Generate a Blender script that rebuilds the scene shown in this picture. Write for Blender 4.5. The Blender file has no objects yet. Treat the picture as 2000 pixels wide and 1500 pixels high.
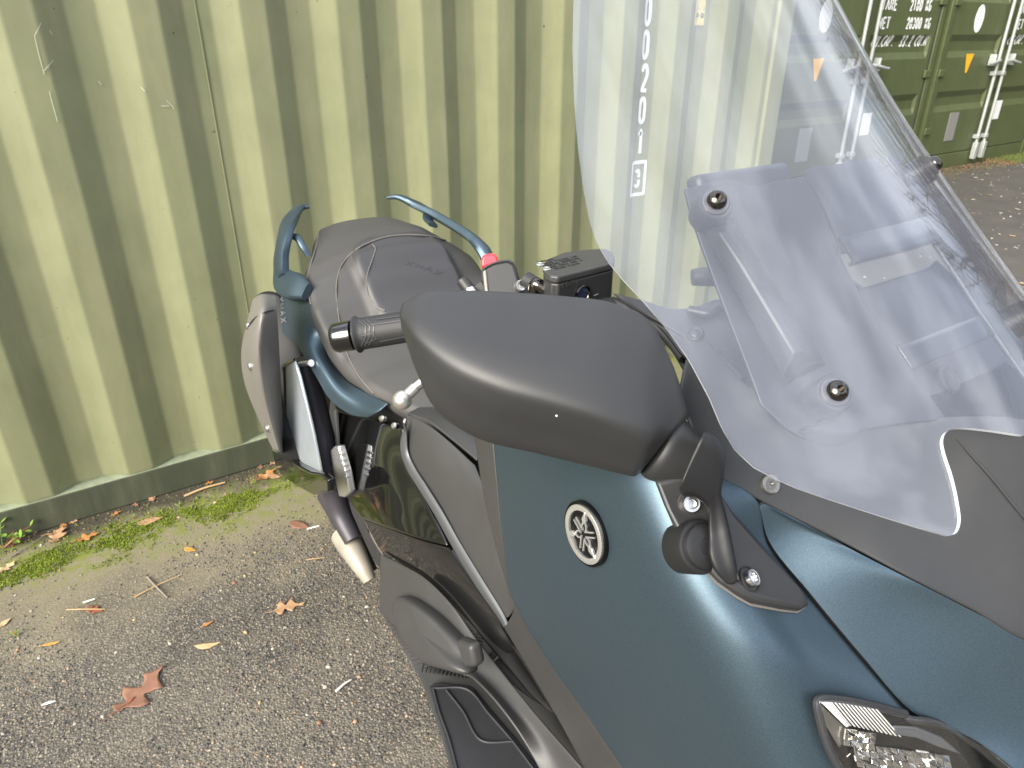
import bpy, bmesh, math, random
import numpy as np
from mathutils import Vector, Matrix, noise
rnd = random.Random(7)
scene = bpy.context.scene
COL = scene.collection

# ---------------------------------------------------------------- camera
CAM = Vector((-0.62, 0.0, 1.36))
FPX = 1400.0                       # focal length in pixels of the 2000 px wide photograph
PITCH = math.radians(26.2)
YAW = math.radians(33.5)           # heading: clockwise from +Y
cam_data = bpy.data.cameras.new('camera')
cam = bpy.data.objects.new('camera', cam_data); COL.objects.link(cam)
cam_data.sensor_width = 36.0
cam_data.lens = FPX / 2000.0 * 36.0
cam_data.clip_start = 0.02; cam_data.clip_end = 2000
cam.location = CAM
cam.rotation_euler = (math.radians(90) - PITCH, 0, -YAW)
cam_data.dof.use_dof = True
cam_data.dof.focus_distance = 0.68
cam_data.dof.aperture_fstop = 20.0
scene.camera = cam

# ---------------------------------------------------------------- sky, sun, exposure
SUN_AZ = Vector((-0.94, -0.34, 0)).normalized()
SUN_EL = math.radians(30)
SUN_DIR = (SUN_AZ * math.cos(SUN_EL) + Vector((0, 0, math.sin(SUN_EL)))).normalized()
world = bpy.data.worlds.new('World'); scene.world = world; world.use_nodes = True
wn = world.node_tree.nodes; wl = world.node_tree.links
bg = wn['Background']
sky = wn.new('ShaderNodeTexSky'); sky.sky_type = 'NISHITA'; sky.sun_disc = False
sky.sun_elevation = SUN_EL
sky.sun_rotation = math.atan2(SUN_DIR.x, SUN_DIR.y)
sky.air_density = 1.0; sky.dust_density = 4.0; sky.ozone_density = 1.0
# thin broken cloud over the whole sky, as the photograph's soft light implies
wtc = wn.new('ShaderNodeTexCoord')
wmp = wn.new('ShaderNodeMapping'); wmp.inputs['Scale'].default_value = (1, 1, 2.2)
wnz = wn.new('ShaderNodeTexNoise'); wnz.inputs['Scale'].default_value = 2.6; wnz.inputs['Detail'].default_value = 5
wrp = wn.new('ShaderNodeValToRGB'); wrp.color_ramp.elements[0].position = 0.42; wrp.color_ramp.elements[1].position = 0.58
wrp.color_ramp.elements[0].color = (0.30, 0.30, 0.30, 1); wrp.color_ramp.elements[1].color = (1, 1, 1, 1)
wmx = wn.new('ShaderNodeMix'); wmx.data_type = 'RGBA'
wmx.inputs[7].default_value = (12.5, 13.2, 14.6, 1)
wl.new(wtc.outputs['Generated'], wmp.inputs['Vector']); wl.new(wmp.outputs[0], wnz.inputs['Vector'])
wl.new(wnz.outputs['Fac'], wrp.inputs['Fac']); wl.new(wrp.outputs[0], wmx.inputs[0])
wl.new(sky.outputs[0], wmx.inputs[6]); wl.new(wmx.outputs[2], bg.inputs['Color'])
bg.inputs['Strength'].default_value = 0.105
sun_data = bpy.data.lights.new('sun', 'SUN'); sun = bpy.data.objects.new('sun', sun_data); COL.objects.link(sun)
sun_data.energy = 4.7; sun_data.angle = math.radians(42); sun_data.color = (1.0, 0.94, 0.82)
sun.rotation_euler = (-SUN_DIR).to_track_quat('-Z', 'Y').to_euler()
sun.location = (-6, -2, 6)
vs = scene.view_settings
vs.view_transform = 'Standard'; vs.look = 'None'; vs.gamma = 1.0; vs.use_curve_mapping = False
vs.exposure = 0.78

# ---------------------------------------------------------------- helpers
_cp, _sp, _cy, _sy = math.cos(PITCH), math.sin(PITCH), math.cos(YAW), math.sin(YAW)
RIGHT = Vector((_cy, -_sy, 0))
FWDH = Vector((_sy, _cy, 0))
FWD = FWDH * _cp + Vector((0, 0, -_sp))
DOWN = -FWDH * _sp + Vector((0, 0, -_cp))
def ray(u, v):
    return RIGHT * ((u - 1000) / FPX) + DOWN * ((v - 750) / FPX) + FWD
def P(u, v, x=None, y=None, z=None, k=None):
    """point of the place seen at photograph pixel (u, v), on the given plane of the place (or k metres deep)"""
    d = ray(u, v)
    if x is not None: k = (x - CAM.x) / d.x
    elif y is not None: k = (y - CAM.y) / d.y
    elif z is not None: k = (z - CAM.z) / d.z
    return CAM + d * k
def proj(p):
    r = Vector(p) - CAM
    f = r.dot(FWD)
    return (1000 + FPX * r.dot(RIGHT) / f, 750 + FPX * r.dot(DOWN) / f, f)
def mirx(p): return Vector((-p[0], p[1], p[2]))

def S(c):                      # 8-bit display colour to linear albedo
    return tuple(((v/255)/12.92 if v/255 <= 0.04045 else ((v/255+0.055)/1.055)**2.4) for v in c)
def mat(name, color, rough=0.5, metal=0.0, var=0.0, vscale=8.0, bump=0.0, bscale=200.0, coat=0.0, coat_rough=0.1, spec=0.5, detail=4.0, rvar=0.0):
    m = bpy.data.materials.new(name); m.use_nodes = True
    nt = m.node_tree; b = nt.nodes['Principled BSDF']
    b.inputs['Base Color'].default_value = (*color, 1)
    b.inputs['Roughness'].default_value = rough; b.inputs['Metallic'].default_value = metal
    b.inputs['Specular IOR Level'].default_value = spec
    if coat: b.inputs['Coat Weight'].default_value = coat; b.inputs['Coat Roughness'].default_value = coat_rough
    tc = nt.nodes.new('ShaderNodeTexCoord')
    if var:
        nz = nt.nodes.new('ShaderNodeTexNoise'); nz.inputs['Scale'].default_value = vscale; nz.inputs['Detail'].default_value = detail
        nt.links.new(tc.outputs['Object'], nz.inputs['Vector'])
        mx = nt.nodes.new('ShaderNodeMix'); mx.data_type = 'RGBA'
        mx.inputs[6].default_value = tuple(c*(1-var) for c in color)+(1,)
        mx.inputs[7].default_value = tuple(min(1, c*(1+var)) for c in color)+(1,)
        nt.links.new(nz.outputs['Fac'], mx.inputs[0]); nt.links.new(mx.outputs[2], b.inputs['Base Color'])
    if rvar:
        nz3 = nt.nodes.new('ShaderNodeTexNoise'); nz3.inputs['Scale'].default_value = 14; nz3.inputs['Detail'].default_value = 6
        nt.links.new(tc.outputs['Object'], nz3.inputs['Vector'])
        mr = nt.nodes.new('ShaderNodeMapRange'); mr.inputs[3].default_value = rough-rvar; mr.inputs[4].default_value = rough+rvar
        mr.inputs[1].default_value = .3; mr.inputs[2].default_value = .7
        nt.links.new(nz3.outputs['Fac'], mr.inputs[0]); nt.links.new(mr.outputs[0], b.inputs['Roughness'])
    if bump:
        nz2 = nt.nodes.new('ShaderNodeTexNoise'); nz2.inputs['Scale'].default_value = bscale; nz2.inputs['Detail'].default_value = 3
        nt.links.new(tc.outputs['Object'], nz2.inputs['Vector'])
        bp = nt.nodes.new('ShaderNodeBump'); bp.inputs['Strength'].default_value = bump; bp.inputs['Distance'].default_value = 0.001
        nt.links.new(nz2.outputs['Fac'], bp.inputs['Height']); nt.links.new(bp.outputs[0], b.inputs['Normal'])
    return m

def empty(name, loc=(0, 0, 0), label=None, cat=None, group=None, kind=None, parent=None):
    o = bpy.data.objects.new(name, None); COL.objects.link(o); o.location = loc; o.empty_display_size = 0.05
    tag(o, label, cat, group, kind)
    if parent: setpar(o, parent)
    return o
def tag(o, label=None, cat=None, group=None, kind=None):
    if label: o['label'] = label
    if cat: o['category'] = cat
    if group: o['group'] = group
    if kind: o['kind'] = kind
    return o
def world_loc(o):
    return Vector(o.location)      # parent inverses cancel the chain above
def setpar(o, parent):
    o.parent = parent
    o.matrix_parent_inverse = Matrix.Translation(-world_loc(parent))
def link(name, me, m=None, parent=None, smooth=True):
    o = bpy.data.objects.new(name, me); COL.objects.link(o)
    if m is not None and not me.materials: me.materials.append(m)
    if smooth:
        me.polygons.foreach_set('use_smooth', [True]*len(me.polygons))
    if parent is not None: setpar(o, parent)
    return o
def mesh_from(verts, faces):
    me = bpy.data.meshes.new('m'); me.from_pydata([tuple(v) for v in verts], [], [tuple(f) for f in faces]); me.update(); return me
def obj(name, verts, faces, m, parent=None, smooth=True, sharp=None):
    me = mesh_from(verts, faces)
    o = link(name, me, m, parent, smooth)
    if smooth and sharp: me.set_sharp_from_angle(angle=math.radians(sharp))
    return o
def bm_obj(name, bm, m, parent=None, smooth=True, sharp=35):
    me = bpy.data.meshes.new('m'); bmesh.ops.recalc_face_normals(bm, faces=bm.faces); bm.to_mesh(me); bm.free()
    o = link(name, me, m, parent, smooth)
    if smooth and sharp: me.set_sharp_from_angle(angle=math.radians(sharp))
    return o
def mod_solid(o, t, offset=-1.0):
    md = o.modifiers.new('solid', 'SOLIDIFY'); md.thickness = t; md.offset = offset; md.use_even_offset = False; return md
def mod_bevel(o, w, seg=2, ang=35):
    md = o.modifiers.new('bevel', 'BEVEL'); md.width = w; md.segments = seg; md.limit_method = 'ANGLE'; md.angle_limit = math.radians(ang); return md
def mod_sub(o, n=1):
    md = o.modifiers.new('sub', 'SUBSURF'); md.levels = n; md.render_levels = n; return md

def cr(pts, n, closed=False, knots=None):
    """Catmull-Rom resample of a polyline into n segments (n+1 points, or n when closed); centripetal by chord length"""
    pts = [Vector(p) for p in pts]
    if len(pts) == 2 and not closed:
        return [pts[0].lerp(pts[1], i/n) for i in range(n+1)]
    m = len(pts); out = []
    segs = m if closed else m-1
    if closed:
        g = lambda i: pts[i % m]
    else:
        e0 = pts[0]*2-pts[1]; e1 = pts[-1]*2-pts[-2]
        g = lambda i: e0 if i < 0 else (e1 if i >= m else pts[i])
    cnt = n if closed else n+1
    for j in range(cnt):
        t = j/n*segs; i = min(int(t), segs-1); f = t-i
        p0, p1, p2, p3 = g(i-1), g(i), g(i+1), g(i+2)
        d0 = max((p1-p0).length**.5, 1e-6); d1 = max((p2-p1).length**.5, 1e-6); d2 = max((p3-p2).length**.5, 1e-6)
        m1 = ((p1-p0)/d0-(p2-p0)/(d0+d1)+(p2-p1)/d1)*d1
        m2 = ((p2-p1)/d1-(p3-p1)/(d1+d2)+(p3-p2)/d2)*d1
        f2, f3 = f*f, f*f*f
        out.append(p1*(2*f3-3*f2+1)+m1*(f3-2*f2+f)+p2*(-2*f3+3*f2)+m2*(f3-f2))
    return out
def grid_surface(rows, nu, nv, closed=False):
    rr = [cr(r, nu, closed) for r in rows]
    cols = len(rr[0])
    cc = [cr([r[j] for r in rr], nv) for j in range(cols)]
    return [[cc[j][i] for j in range(cols)] for i in range(nv+1)]
def grid_faces(nr, nc, closed=False, off=0):
    f = []
    for i in range(nr-1):
        for j in range(nc if closed else nc-1):
            a = off+i*nc+j; b = off+i*nc+(j+1) % nc; c = off+(i+1)*nc+(j+1) % nc; d = off+(i+1)*nc+j
            f.append((a, b, c, d))
    return f
def face_cam(verts, faces, towards=None):
    """flip all faces when most of the area looks away from the point `towards`"""
    t = Vector(towards) if towards is not None else CAM
    s = 0
    for f in faces:
        a, b, c = verts[f[0]], verts[f[1]], verts[f[2]]
        n = (b-a).cross(c-a)
        s += n.dot((t-a).normalized())
    return [tuple(reversed(f)) for f in faces] if s < 0 else faces
def patch(name, rows, m, parent, nu=24, nv=24, thick=0.003, bevel=0.0, towards=None, sharp=None, fn=None):
    """a body panel: a smooth sheet through rows of points, given real thickness"""
    g = grid_surface(rows, nu, nv)
    v = [p for r in g for p in r]
    if fn: v = [fn(p) for p in v]
    f = face_cam(v, grid_faces(nv+1, nu+1), towards)
    o = obj(name, v, f, m, parent, True, sharp)
    if thick: mod_solid(o, thick)
    if bevel: mod_bevel(o, bevel, 2, 50)
    return o
def loft(name, rings, m, parent, n=24, nv=None, cap=True, closed_pts=True, sharp=None):
    """closed rings lofted into a solid body"""
    rr = [cr(r, n, True) for r in rings]
    if nv: 
        cc = [cr([r[j] for r in rr], nv) for j in range(n)]
        rr = [[cc[j][i] for j in range(n)] for i in range(nv+1)]
    v = [p for r in rr for p in r]
    f = grid_faces(len(rr), n, True)
    if cap:
        for r, idx in ((rr[0], 0), (rr[-1], (len(rr)-1)*n)):
            c = sum(r, Vector())/n; ci = len(v); v.append(c)
            for j in range(n):
                f.append((idx+(j+1) % n, idx+j, ci) if idx == 0 else (idx+j, idx+(j+1) % n, ci))
    me = mesh_from(v, f)
    bm = bmesh.new(); bm.from_mesh(me); bmesh.ops.recalc_face_normals(bm, faces=bm.faces); bm.to_mesh(me); bm.free()
    o = link(name, me, m, parent, True)
    if sharp: me.set_sharp_from_angle(angle=math.radians(sharp))
    return o
def frames(path):
    T = []
    for i in range(len(path)):
        a = path[max(0, i-1)]; b = path[min(len(path)-1, i+1)]
        T.append((b-a).normalized())
    up = Vector((0, 0, 1)) if abs(T[0].z) < .9 else Vector((1, 0, 0))
    N = [(up-T[0]*up.dot(T[0])).normalized()]
    for i in range(1, len(path)):
        q = T[i-1].rotation_difference(T[i]); N.append((q @ N[-1]).normalized())
    return T, N, [T[i].cross(N[i]) for i in range(len(path))]
def tube_data(path, rad, n=10, cap=True, smooth_n=None, off=0):
    path = [Vector(p) for p in path]
    rads = rad if isinstance(rad, (list, tuple)) else [rad]*len(path)
    if smooth_n:
        rr = cr([Vector((r, 0, 0)) for r in rads], smooth_n); path = cr(path, smooth_n); rads = [r.x for r in rr]
    T, N, B = frames(path)
    v = []; f = []
    for p, nn, b, r in zip(path, N, B, rads):
        for j in range(n):
            a = 2*math.pi*j/n; v.append(p+nn*(math.cos(a)*r)+b*(math.sin(a)*r))
    f = grid_faces(len(path), n, True, off)
    if cap:
        f.append(tuple(off+j for j in range(n))[::-1]); f.append(tuple(off+(len(path)-1)*n+j for j in range(n)))
    return v, f
def tube(name, path, rad, m, parent, n=10, smooth_n=None, sharp=40):
    v, f = tube_data(path, rad, n, True, smooth_n)
    return obj(name, v, f, m, parent, True, sharp)
def tubes(name, paths, m, parent, n=6, smooth_n=None, sharp=50):
    V, F = [], []
    for path, rad in paths:
        v, f = tube_data(path, rad, n, True, smooth_n, len(V)); V += v; F += f
    return obj(name, V, F, m, parent, True, sharp)
def lathe(name, prof, origin, axis, m, parent, n=32, sharp=40, ref=None, cap=True):
    """prof: list of (radius, height along axis)"""
    ax = Vector(axis).normalized()
    r0 = Vector(ref) if ref is not None else (Vector((0, 0, 1)) if abs(ax.z) < .9 else Vector((1, 0, 0)))
    a1 = (r0-ax*r0.dot(ax)).normalized(); a2 = ax.cross(a1)
    v = []; f = []
    o = Vector(origin)
    for r, h in prof:
        for j in range(n):
            a = 2*math.pi*j/n; v.append(o+ax*h+a1*(r*math.cos(a))+a2*(r*math.sin(a)))
    f = grid_faces(len(prof), n, True)
    if cap and prof[0][0] > 1e-6: f.append(tuple(range(n))[::-1])
    if cap and prof[-1][0] > 1e-6: f.append(tuple((len(prof)-1)*n+j for j in range(n)))
    me = mesh_from(v, f)
    bm = bmesh.new(); bm.from_mesh(me); bmesh.ops.remove_doubles(bm, verts=bm.verts, dist=1e-7); bmesh.ops.recalc_face_normals(bm, faces=bm.faces); bm.to_mesh(me); bm.free()
    ob = link(name, me, m, parent, True)
    if sharp: me.set_sharp_from_angle(angle=math.radians(sharp))
    return ob
def prism(name, pts, ext, m, parent, bevel=0.0, smooth=True, seg=2, sharp=35, ang=35):
    """planar-ish outline pushed along the vector ext"""
    pts = [Vector(p) for p in pts]; n = len(pts); ext = Vector(ext)
    bm = bmesh.new()
    a = [bm.verts.new(p) for p in pts]; b = [bm.verts.new(p+ext) for p in pts]
    bm.faces.new(a); bm.faces.new(b[::-1])
    for i in range(n): bm.faces.new((a[i], b[i], b[(i+1) % n], a[(i+1) % n]))
    o = bm_obj(name, bm, m, parent, smooth, sharp)
    if bevel: mod_bevel(o, bevel, seg, ang)
    return o
def box_data(V, F, lo, hi):
    o = len(V)
    for z in (lo[2], hi[2]):
        for y in (lo[1], hi[1]):
            for x in (lo[0], hi[0]): V.append(Vector((x, y, z)))
    F += [(o, o+2, o+3, o+1), (o+4, o+5, o+7, o+6), (o, o+1, o+5, o+4), (o+2, o+6, o+7, o+3), (o, o+4, o+6, o+2), (o+1, o+3, o+7, o+5)]
def box(name, lo, hi, m, parent, bevel=0.0):
    V, F = [], []; box_data(V, F, lo, hi)
    o = obj(name, V, F, m, parent, bevel > 0, 35)
    if bevel: mod_bevel(o, bevel)
    return o
# stroke lettering: each glyph is a list of polylines in a 0..1 by 0..1 cell (y up)
def arc(cx, cy, rx, ry, a0, a1, n=10):
    return [(cx+rx*math.cos(math.radians(a0+(a1-a0)*i/n)), cy+ry*math.sin(math.radians(a0+(a1-a0)*i/n))) for i in range(n+1)]
GL = {
 '0': [arc(.5, .68, .36, .32, 0, 180)+arc(.5, .32, .36, .32, 180, 360)+[(.86, .68)]],
 '1': [[(.28, .78), (.55, 1), (.55, 0)]],
 '2': [arc(.5, .70, .36, .30, 170, -35, 12)+[(.16, 0), (.88, 0)]],
 '3': [arc(.46, .74, .34, .26, 150, -90, 12), arc(.46, .25, .38, .25, 90, -150, 12)],
 '4': [[(.7, 0), (.7, 1), (.1, .3), (.92, .3)]],
 '5': [[(.82, 1), (.24, 1), (.2, .56)]+arc(.48, .32, .38, .32, 110, -150, 12)],
 '6': [arc(.5, .7, .36, .3, 30, 180, 8)+arc(.5, .3, .36, .3, 180, 540, 14)],
 '8': [arc(.5, .75, .3, .25, 0, 360, 14), arc(.5, .25, .36, .25, 0, 360, 14)],
 '9': [arc(.5, .7, .36, .3, 0, 360, 14), arc(.5, .3, .36, .3, 210, 360, 8)+[(.86, .7)]],
 'L': [[(.15, 1), (.15, 0), (.85, 0)]], 'O': [arc(.5, .5, .42, .5, 0, 360, 18)],
 'W': [[(0, 1), (.25, 0), (.5, .8), (.75, 0), (1, 1)]], 'E': [[(.85, 1), (.15, 1), (.15, 0), (.85, 0)], [(.15, .52), (.72, .52)]],
 'R': [[(.15, 0), (.15, 1)]+arc(.52, .74, .32, .26, 90, -90, 8)+[(.15, .48)], [(.5, .48), (.88, 0)]],
 'T': [[(.05, 1), (.95, 1)], [(.5, 1), (.5, 0)]], 'A': [[(.02, 0), (.5, 1), (.98, 0)], [(.2, .36), (.8, .36)]],
 'N': [[(.12, 0), (.12, 1), (.88, 0), (.88, 1)]], 'C': [arc(.52, .5, .4, .5, 50, 310, 14)], 'U': [[(.12, 1), (.12, .3)]+arc(.5, .3, .38, .3, 180, 360, 10)+[(.88, 1)]],
 'P': [[(.15, 0), (.15, 1)]+arc(.52, .73, .32, .27, 90, -90, 8)+[(.15, .46)]], 'M': [[(.05, 0), (.1, 1), (.5, .25), (.9, 1), (.95, 0)]],
 'X': [[(.05, 0), (.95, 1)], [(.05, 1), (.95, 0)]], 'K': [[(.15, 0), (.15, 1)], [(.85, 1), (.15, .42)], [(.4, .6), (.9, 0)]],
 'G': [arc(.52, .5, .4, .5, 50, 350, 14)+[(.92, .45), (.6, .45)]], 'S': [arc(.5, .75, .34, .25, 30, 270, 10)+arc(.5, .25, .36, .25, 90, -150, 10)],
 'F': [[(.85, 1), (.15, 1), (.15, 0)], [(.15, .52), (.72, .52)]], 'I': [[(.5, 0), (.5, 1)]], 'D': [[(.15, 0), (.15, 1)]+arc(.35, .5, .5, .5, 90, -90, 10)+[(.15, 0)]],
 'H': [[(.12, 0), (.12, 1)], [(.88, 0), (.88, 1)], [(.12, .5), (.88, .5)]], 'V': [[(.02, 1), (.5, 0), (.98, 1)]], 'Y': [[(.05, 1), (.5, .5), (.95, 1)], [(.5, .5), (.5, 0)]],
 'B': [[(.15, .5), (.15, 1)]+arc(.5, .76, .3, .24, 90, -90, 8)+[(.15, .52)], [(.15, .5), (.15, 0)]+arc(.5, .26, .36, .26, -90, 90, 8)],
 '.': [[(.45, 0), (.55, .1)]], "'": [[(.5, 1), (.5, .75)]], '"': [[(.35, 1), (.35, .75)], [(.65, 1), (.65, .75)]], ' ': [],
}
def text_strokes(s, w, h, gap):
    out = []; x = 0
    for ch in s:
        for st in GL.get(ch, []): out.append([(x+px*w, py*h) for px, py in st])
        x += w+gap
    return out, x-gap
def strokes_mesh(name, strokes, sw, fmap, m, parent, sub=None, depth=0.0006):
    """flat painted strokes: strips of width sw in a 2-D plane, carried to the place by fmap(a, b, lift)"""
    V, F = [], []
    for st in strokes:
        pts = [Vector((a, b)) for a, b in st]
        if sub:
            q = [pts[0]]
            for a, b in zip(pts, pts[1:]):
                k = max(1, int((b-a).length/sub))
                q += [a.lerp(b, (i+1)/k) for i in range(k)]
            pts = q
        o = len(V); n = len(pts)
        closed = (pts[0]-pts[-1]).length < sw*.3
        for i, p in enumerate(pts):
            if closed:
                d = (pts[1]-pts[-2]) if i in (0, n-1) else pts[i+1]-pts[i-1]
            else:
                d = pts[min(n-1, i+1)]-pts[max(0, i-1)]
            d = d.normalized() if d.length > 0 else Vector((1, 0))
            nn = Vector((-d.y, d.x))*(sw/2)
            e = d*(sw*.0)
            for lift in (0, depth):
                V.append(fmap(p.x+nn.x, p.y+nn.y, lift)); V.append(fmap(p.x-nn.x, p.y-nn.y, lift))
        for i in range(n-1):
            a = o+i*4; b = a+4
            F += [(a+2, a+3, b+3, b+2), (a, a+2, b+2, b), (a+3, a+1, b+1, b+3)]
        F += [(o, o+1, o+3, o+2), (o+(n-1)*4, o+(n-1)*4+2, o+(n-1)*4+3, o+(n-1)*4+1)]
    return obj(name, V, F, m, parent, False)

from mathutils.bvhtree import BVHTree
def hit(o, u, v, lift=0.0):
    """point (and normal) of an existing panel seen at pixel (u, v)"""
    t = BVHTree.FromPolygons([p.co for p in o.data.vertices], [tuple(p.vertices) for p in o.data.polygons])
    d = ray(u, v).normalized()
    loc, nor, idx, dist = t.ray_cast(CAM, d)
    if loc is None: return None, None
    if nor.dot(d) > 0: nor = -nor
    return loc+nor*lift, nor
# ================================================================ SETTING
WALL = 2.25            # rail face of the near container
OUT, INN = WALL+0.004, WALL+0.040
# --- ground
def ground_material():
    m = bpy.data.materials.new('tarmac'); m.use_nodes = True; nt = m.node_tree; N = nt.nodes; L = nt.links; b = N['Principled BSDF']
    tc = N.new('ShaderNodeTexCoord')
    def noise_(scale, detail=4, rough=.55):
        n = N.new('ShaderNodeTexNoise'); n.inputs['Scale'].default_value = scale; n.inputs['Detail'].default_value = detail; n.inputs['Roughness'].default_value = rough
        L.new(tc.outputs['Object'], n.inputs['Vector']); return n
    def ramp(src, stops):
        r = N.new('ShaderNodeValToRGB'); e = r.color_ramp.elements
        e[0].position, e[0].color = stops[0][0], (*stops[0][1], 1)
        e[1].position, e[1].color = stops[-1][0], (*stops[-1][1], 1)
        for p, c in stops[1:-1]:
            q = e.new(p); q.color = (*c, 1)
        L.new(src, r.inputs['Fac']); return r
    def mix(f, a, bb, blend='MIX'):
        x = N.new('ShaderNodeMix'); x.data_type = 'RGBA'; x.blend_type = blend
        if isinstance(f, float): x.inputs[0].default_value = f
        else: L.new(f, x.inputs[0])
        for s, i in ((a, 6), (bb, 7)):
            if isinstance(s, tuple): x.inputs[i].default_value = (*s, 1)
            else: L.new(s, x.inputs[i])
        return x.outputs[2]
    vor = N.new('ShaderNodeTexVoronoi'); vor.inputs['Scale'].default_value = 190; L.new(tc.outputs['Object'], vor.inputs['Vector'])
    sep = N.new('ShaderNodeSeparateColor'); L.new(vor.outputs['Color'], sep.inputs[0])
    stone = ramp(sep.outputs[0], [(0, (.055, .053, .052)), (.30, (.10, .095, .090)), (.55, (.165, .15, .13)), (.75, (.235, .205, .165)), (.90, (.32, .275, .215)), (1, (.40, .345, .27))])
    gap = ramp(vor.outputs['Distance'], [(.28, (0, 0, 0)), (.62, (1, 1, 1))])
    base = mix(gap.outputs[0], stone.outputs[0], (.085, .076, .064))
    # washed-in dirt in broad patches
    n1 = noise_(3.0, 6, .62); d1 = ramp(n1.outputs['Fac'], [(.40, (0, 0, 0)), (.66, (.8, .8, .8))])
    n1b = noise_(70.0, 3); d1b = ramp(n1b.outputs['Fac'], [(.35, (.45, .45, .45)), (.65, (1, 1, 1))])
    dm = mix(1.0, d1.outputs[0], d1b.outputs[0], 'MULTIPLY')
    base = mix(dm, base, (.215, .192, .155))
    # silt and moss film near the container (a band along the wall)
    sx = N.new('ShaderNodeSeparateXYZ'); L.new(tc.outputs['Object'], sx.inputs[0])
    n2 = noise_(5.0, 5)
    ad = N.new('ShaderNodeMath'); ad.operation = 'MULTIPLY_ADD'; L.new(n2.outputs['Fac'], ad.inputs[0]); ad.inputs[1].default_value = .55; L.new(sx.outputs['Y'], ad.inputs[2])
    silt = N.new('ShaderNodeMapRange'); silt.inputs[1].default_value = 1.88; silt.inputs[2].default_value = 2.2; L.new(ad.outputs[0], silt.inputs[0])
    cap_ = N.new('ShaderNodeMapRange'); cap_.inputs[1].default_value = 2.62; cap_.inputs[2].default_value = 2.52; L.new(sx.outputs['Y'], cap_.inputs[0])
    xm_ = N.new('ShaderNodeMapRange'); xm_.inputs[1].default_value = 2.9; xm_.inputs[2].default_value = 2.3; L.new(sx.outputs['X'], xm_.inputs[0])
    xs2 = N.new('ShaderNodeMath'); xs2.operation = 'MULTIPLY'; L.new(silt.outputs[0], xs2.inputs[0]); L.new(xm_.outputs[0], xs2.inputs[1])
    sm = N.new('ShaderNodeMath'); sm.operation = 'MULTIPLY'; L.new(xs2.outputs[0], sm.inputs[0]); sm.inputs[1].default_value = .82
    base = mix(sm.outputs[0], base, mix(n2.outputs['Fac'], (.17, .148, .095), (.265, .232, .155)))
    green = N.new('ShaderNodeMapRange'); green.inputs[1].default_value = 2.15; green.inputs[2].default_value = 2.36; L.new(ad.outputs[0], green.inputs[0])
    n3 = noise_(26.0, 5, .7); g3 = ramp(n3.outputs['Fac'], [(.40, (0, 0, 0)), (.60, (1, 1, 1))])
    gx = N.new('ShaderNodeMath'); gx.operation = 'MULTIPLY'; L.new(green.outputs[0], gx.inputs[0]); L.new(xm_.outputs[0], gx.inputs[1])
    gm = N.new('ShaderNodeMath'); gm.operation = 'MULTIPLY'; L.new(gx.outputs[0], gm.inputs[0]); L.new(g3.outputs[0], gm.inputs[1])
    base = mix(gm.outputs[0], base, (.15, .18, .025))
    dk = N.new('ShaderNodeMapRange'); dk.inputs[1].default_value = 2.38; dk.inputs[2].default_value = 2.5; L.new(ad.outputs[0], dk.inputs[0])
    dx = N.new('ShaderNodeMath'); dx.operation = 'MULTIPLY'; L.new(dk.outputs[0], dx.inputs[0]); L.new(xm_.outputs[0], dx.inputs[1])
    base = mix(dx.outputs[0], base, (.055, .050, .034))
    fm = N.new('ShaderNodeMapRange'); fm.inputs[1].default_value = 1.5; fm.inputs[2].default_value = 3.2; fm.inputs[4].default_value = .8; L.new(sx.outputs['X'], fm.inputs[0])
    base = mix(fm.outputs[0], base, mix(n2.outputs['Fac'], (.050, .048, .044), (.105, .098, .085)))
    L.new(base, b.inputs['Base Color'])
    b.inputs['Roughness'].default_value = .9; b.inputs['Specular IOR Level'].default_value = .25
    bp = N.new('ShaderNodeBump'); bp.inputs['Strength'].default_value = .75; bp.inputs['Distance'].default_value = .003; bp.invert = True
    L.new(vor.outputs['Distance'], bp.inputs['Height'])
    isil = N.new('ShaderNodeMath'); isil.operation = 'MULTIPLY_ADD'; L.new(sm.outputs[0], isil.inputs[0]); isil.inputs[1].default_value = -.85; isil.inputs[2].default_value = .8; L.new(isil.outputs[0], bp.inputs['Strength'])
    nf = noise_(420.0, 3, .7); bp2 = N.new('ShaderNodeBump'); bp2.inputs['Strength'].default_value = .5; bp2.inputs['Distance'].default_value = .0015
    L.new(nf.outputs['Fac'], bp2.inputs['Height']); L.new(bp.outputs[0], bp2.inputs['Normal']); L.new(bp2.outputs[0], b.inputs['Normal'])
    return m
M_TARMAC = ground_material()
gsz = 600
# a near field with slight unevenness, a far sheet out to the horizon around it
def ground_mesh():
    xs = [-gsz, -60, -15] + [-6+.25*i for i in range(73)] + [30, 80, gsz]
    ys = [-gsz, -60, -15] + [-5+.25*i for i in range(61)] + [25, 80, gsz]
    V = []
    for y in ys:
        for x in xs:
            z = (noise.noise(Vector((x*.9, y*.9, 0)))*.008) if (-6 <= x <= 12 and -5 <= y <= 10) else 0
            V.append(Vector((x, y, z-.002)))
    F = grid_faces(len(ys), len(xs))
    return V, F
gv, gf = ground_mesh()
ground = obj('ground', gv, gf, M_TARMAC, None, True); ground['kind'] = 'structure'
ground['label'] = 'worn dark tarmac yard with washed-in dirt and small stones'
def gz(x, y): return noise.noise(Vector((x*.9, y*.9, 0)))*.008-.002

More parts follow.
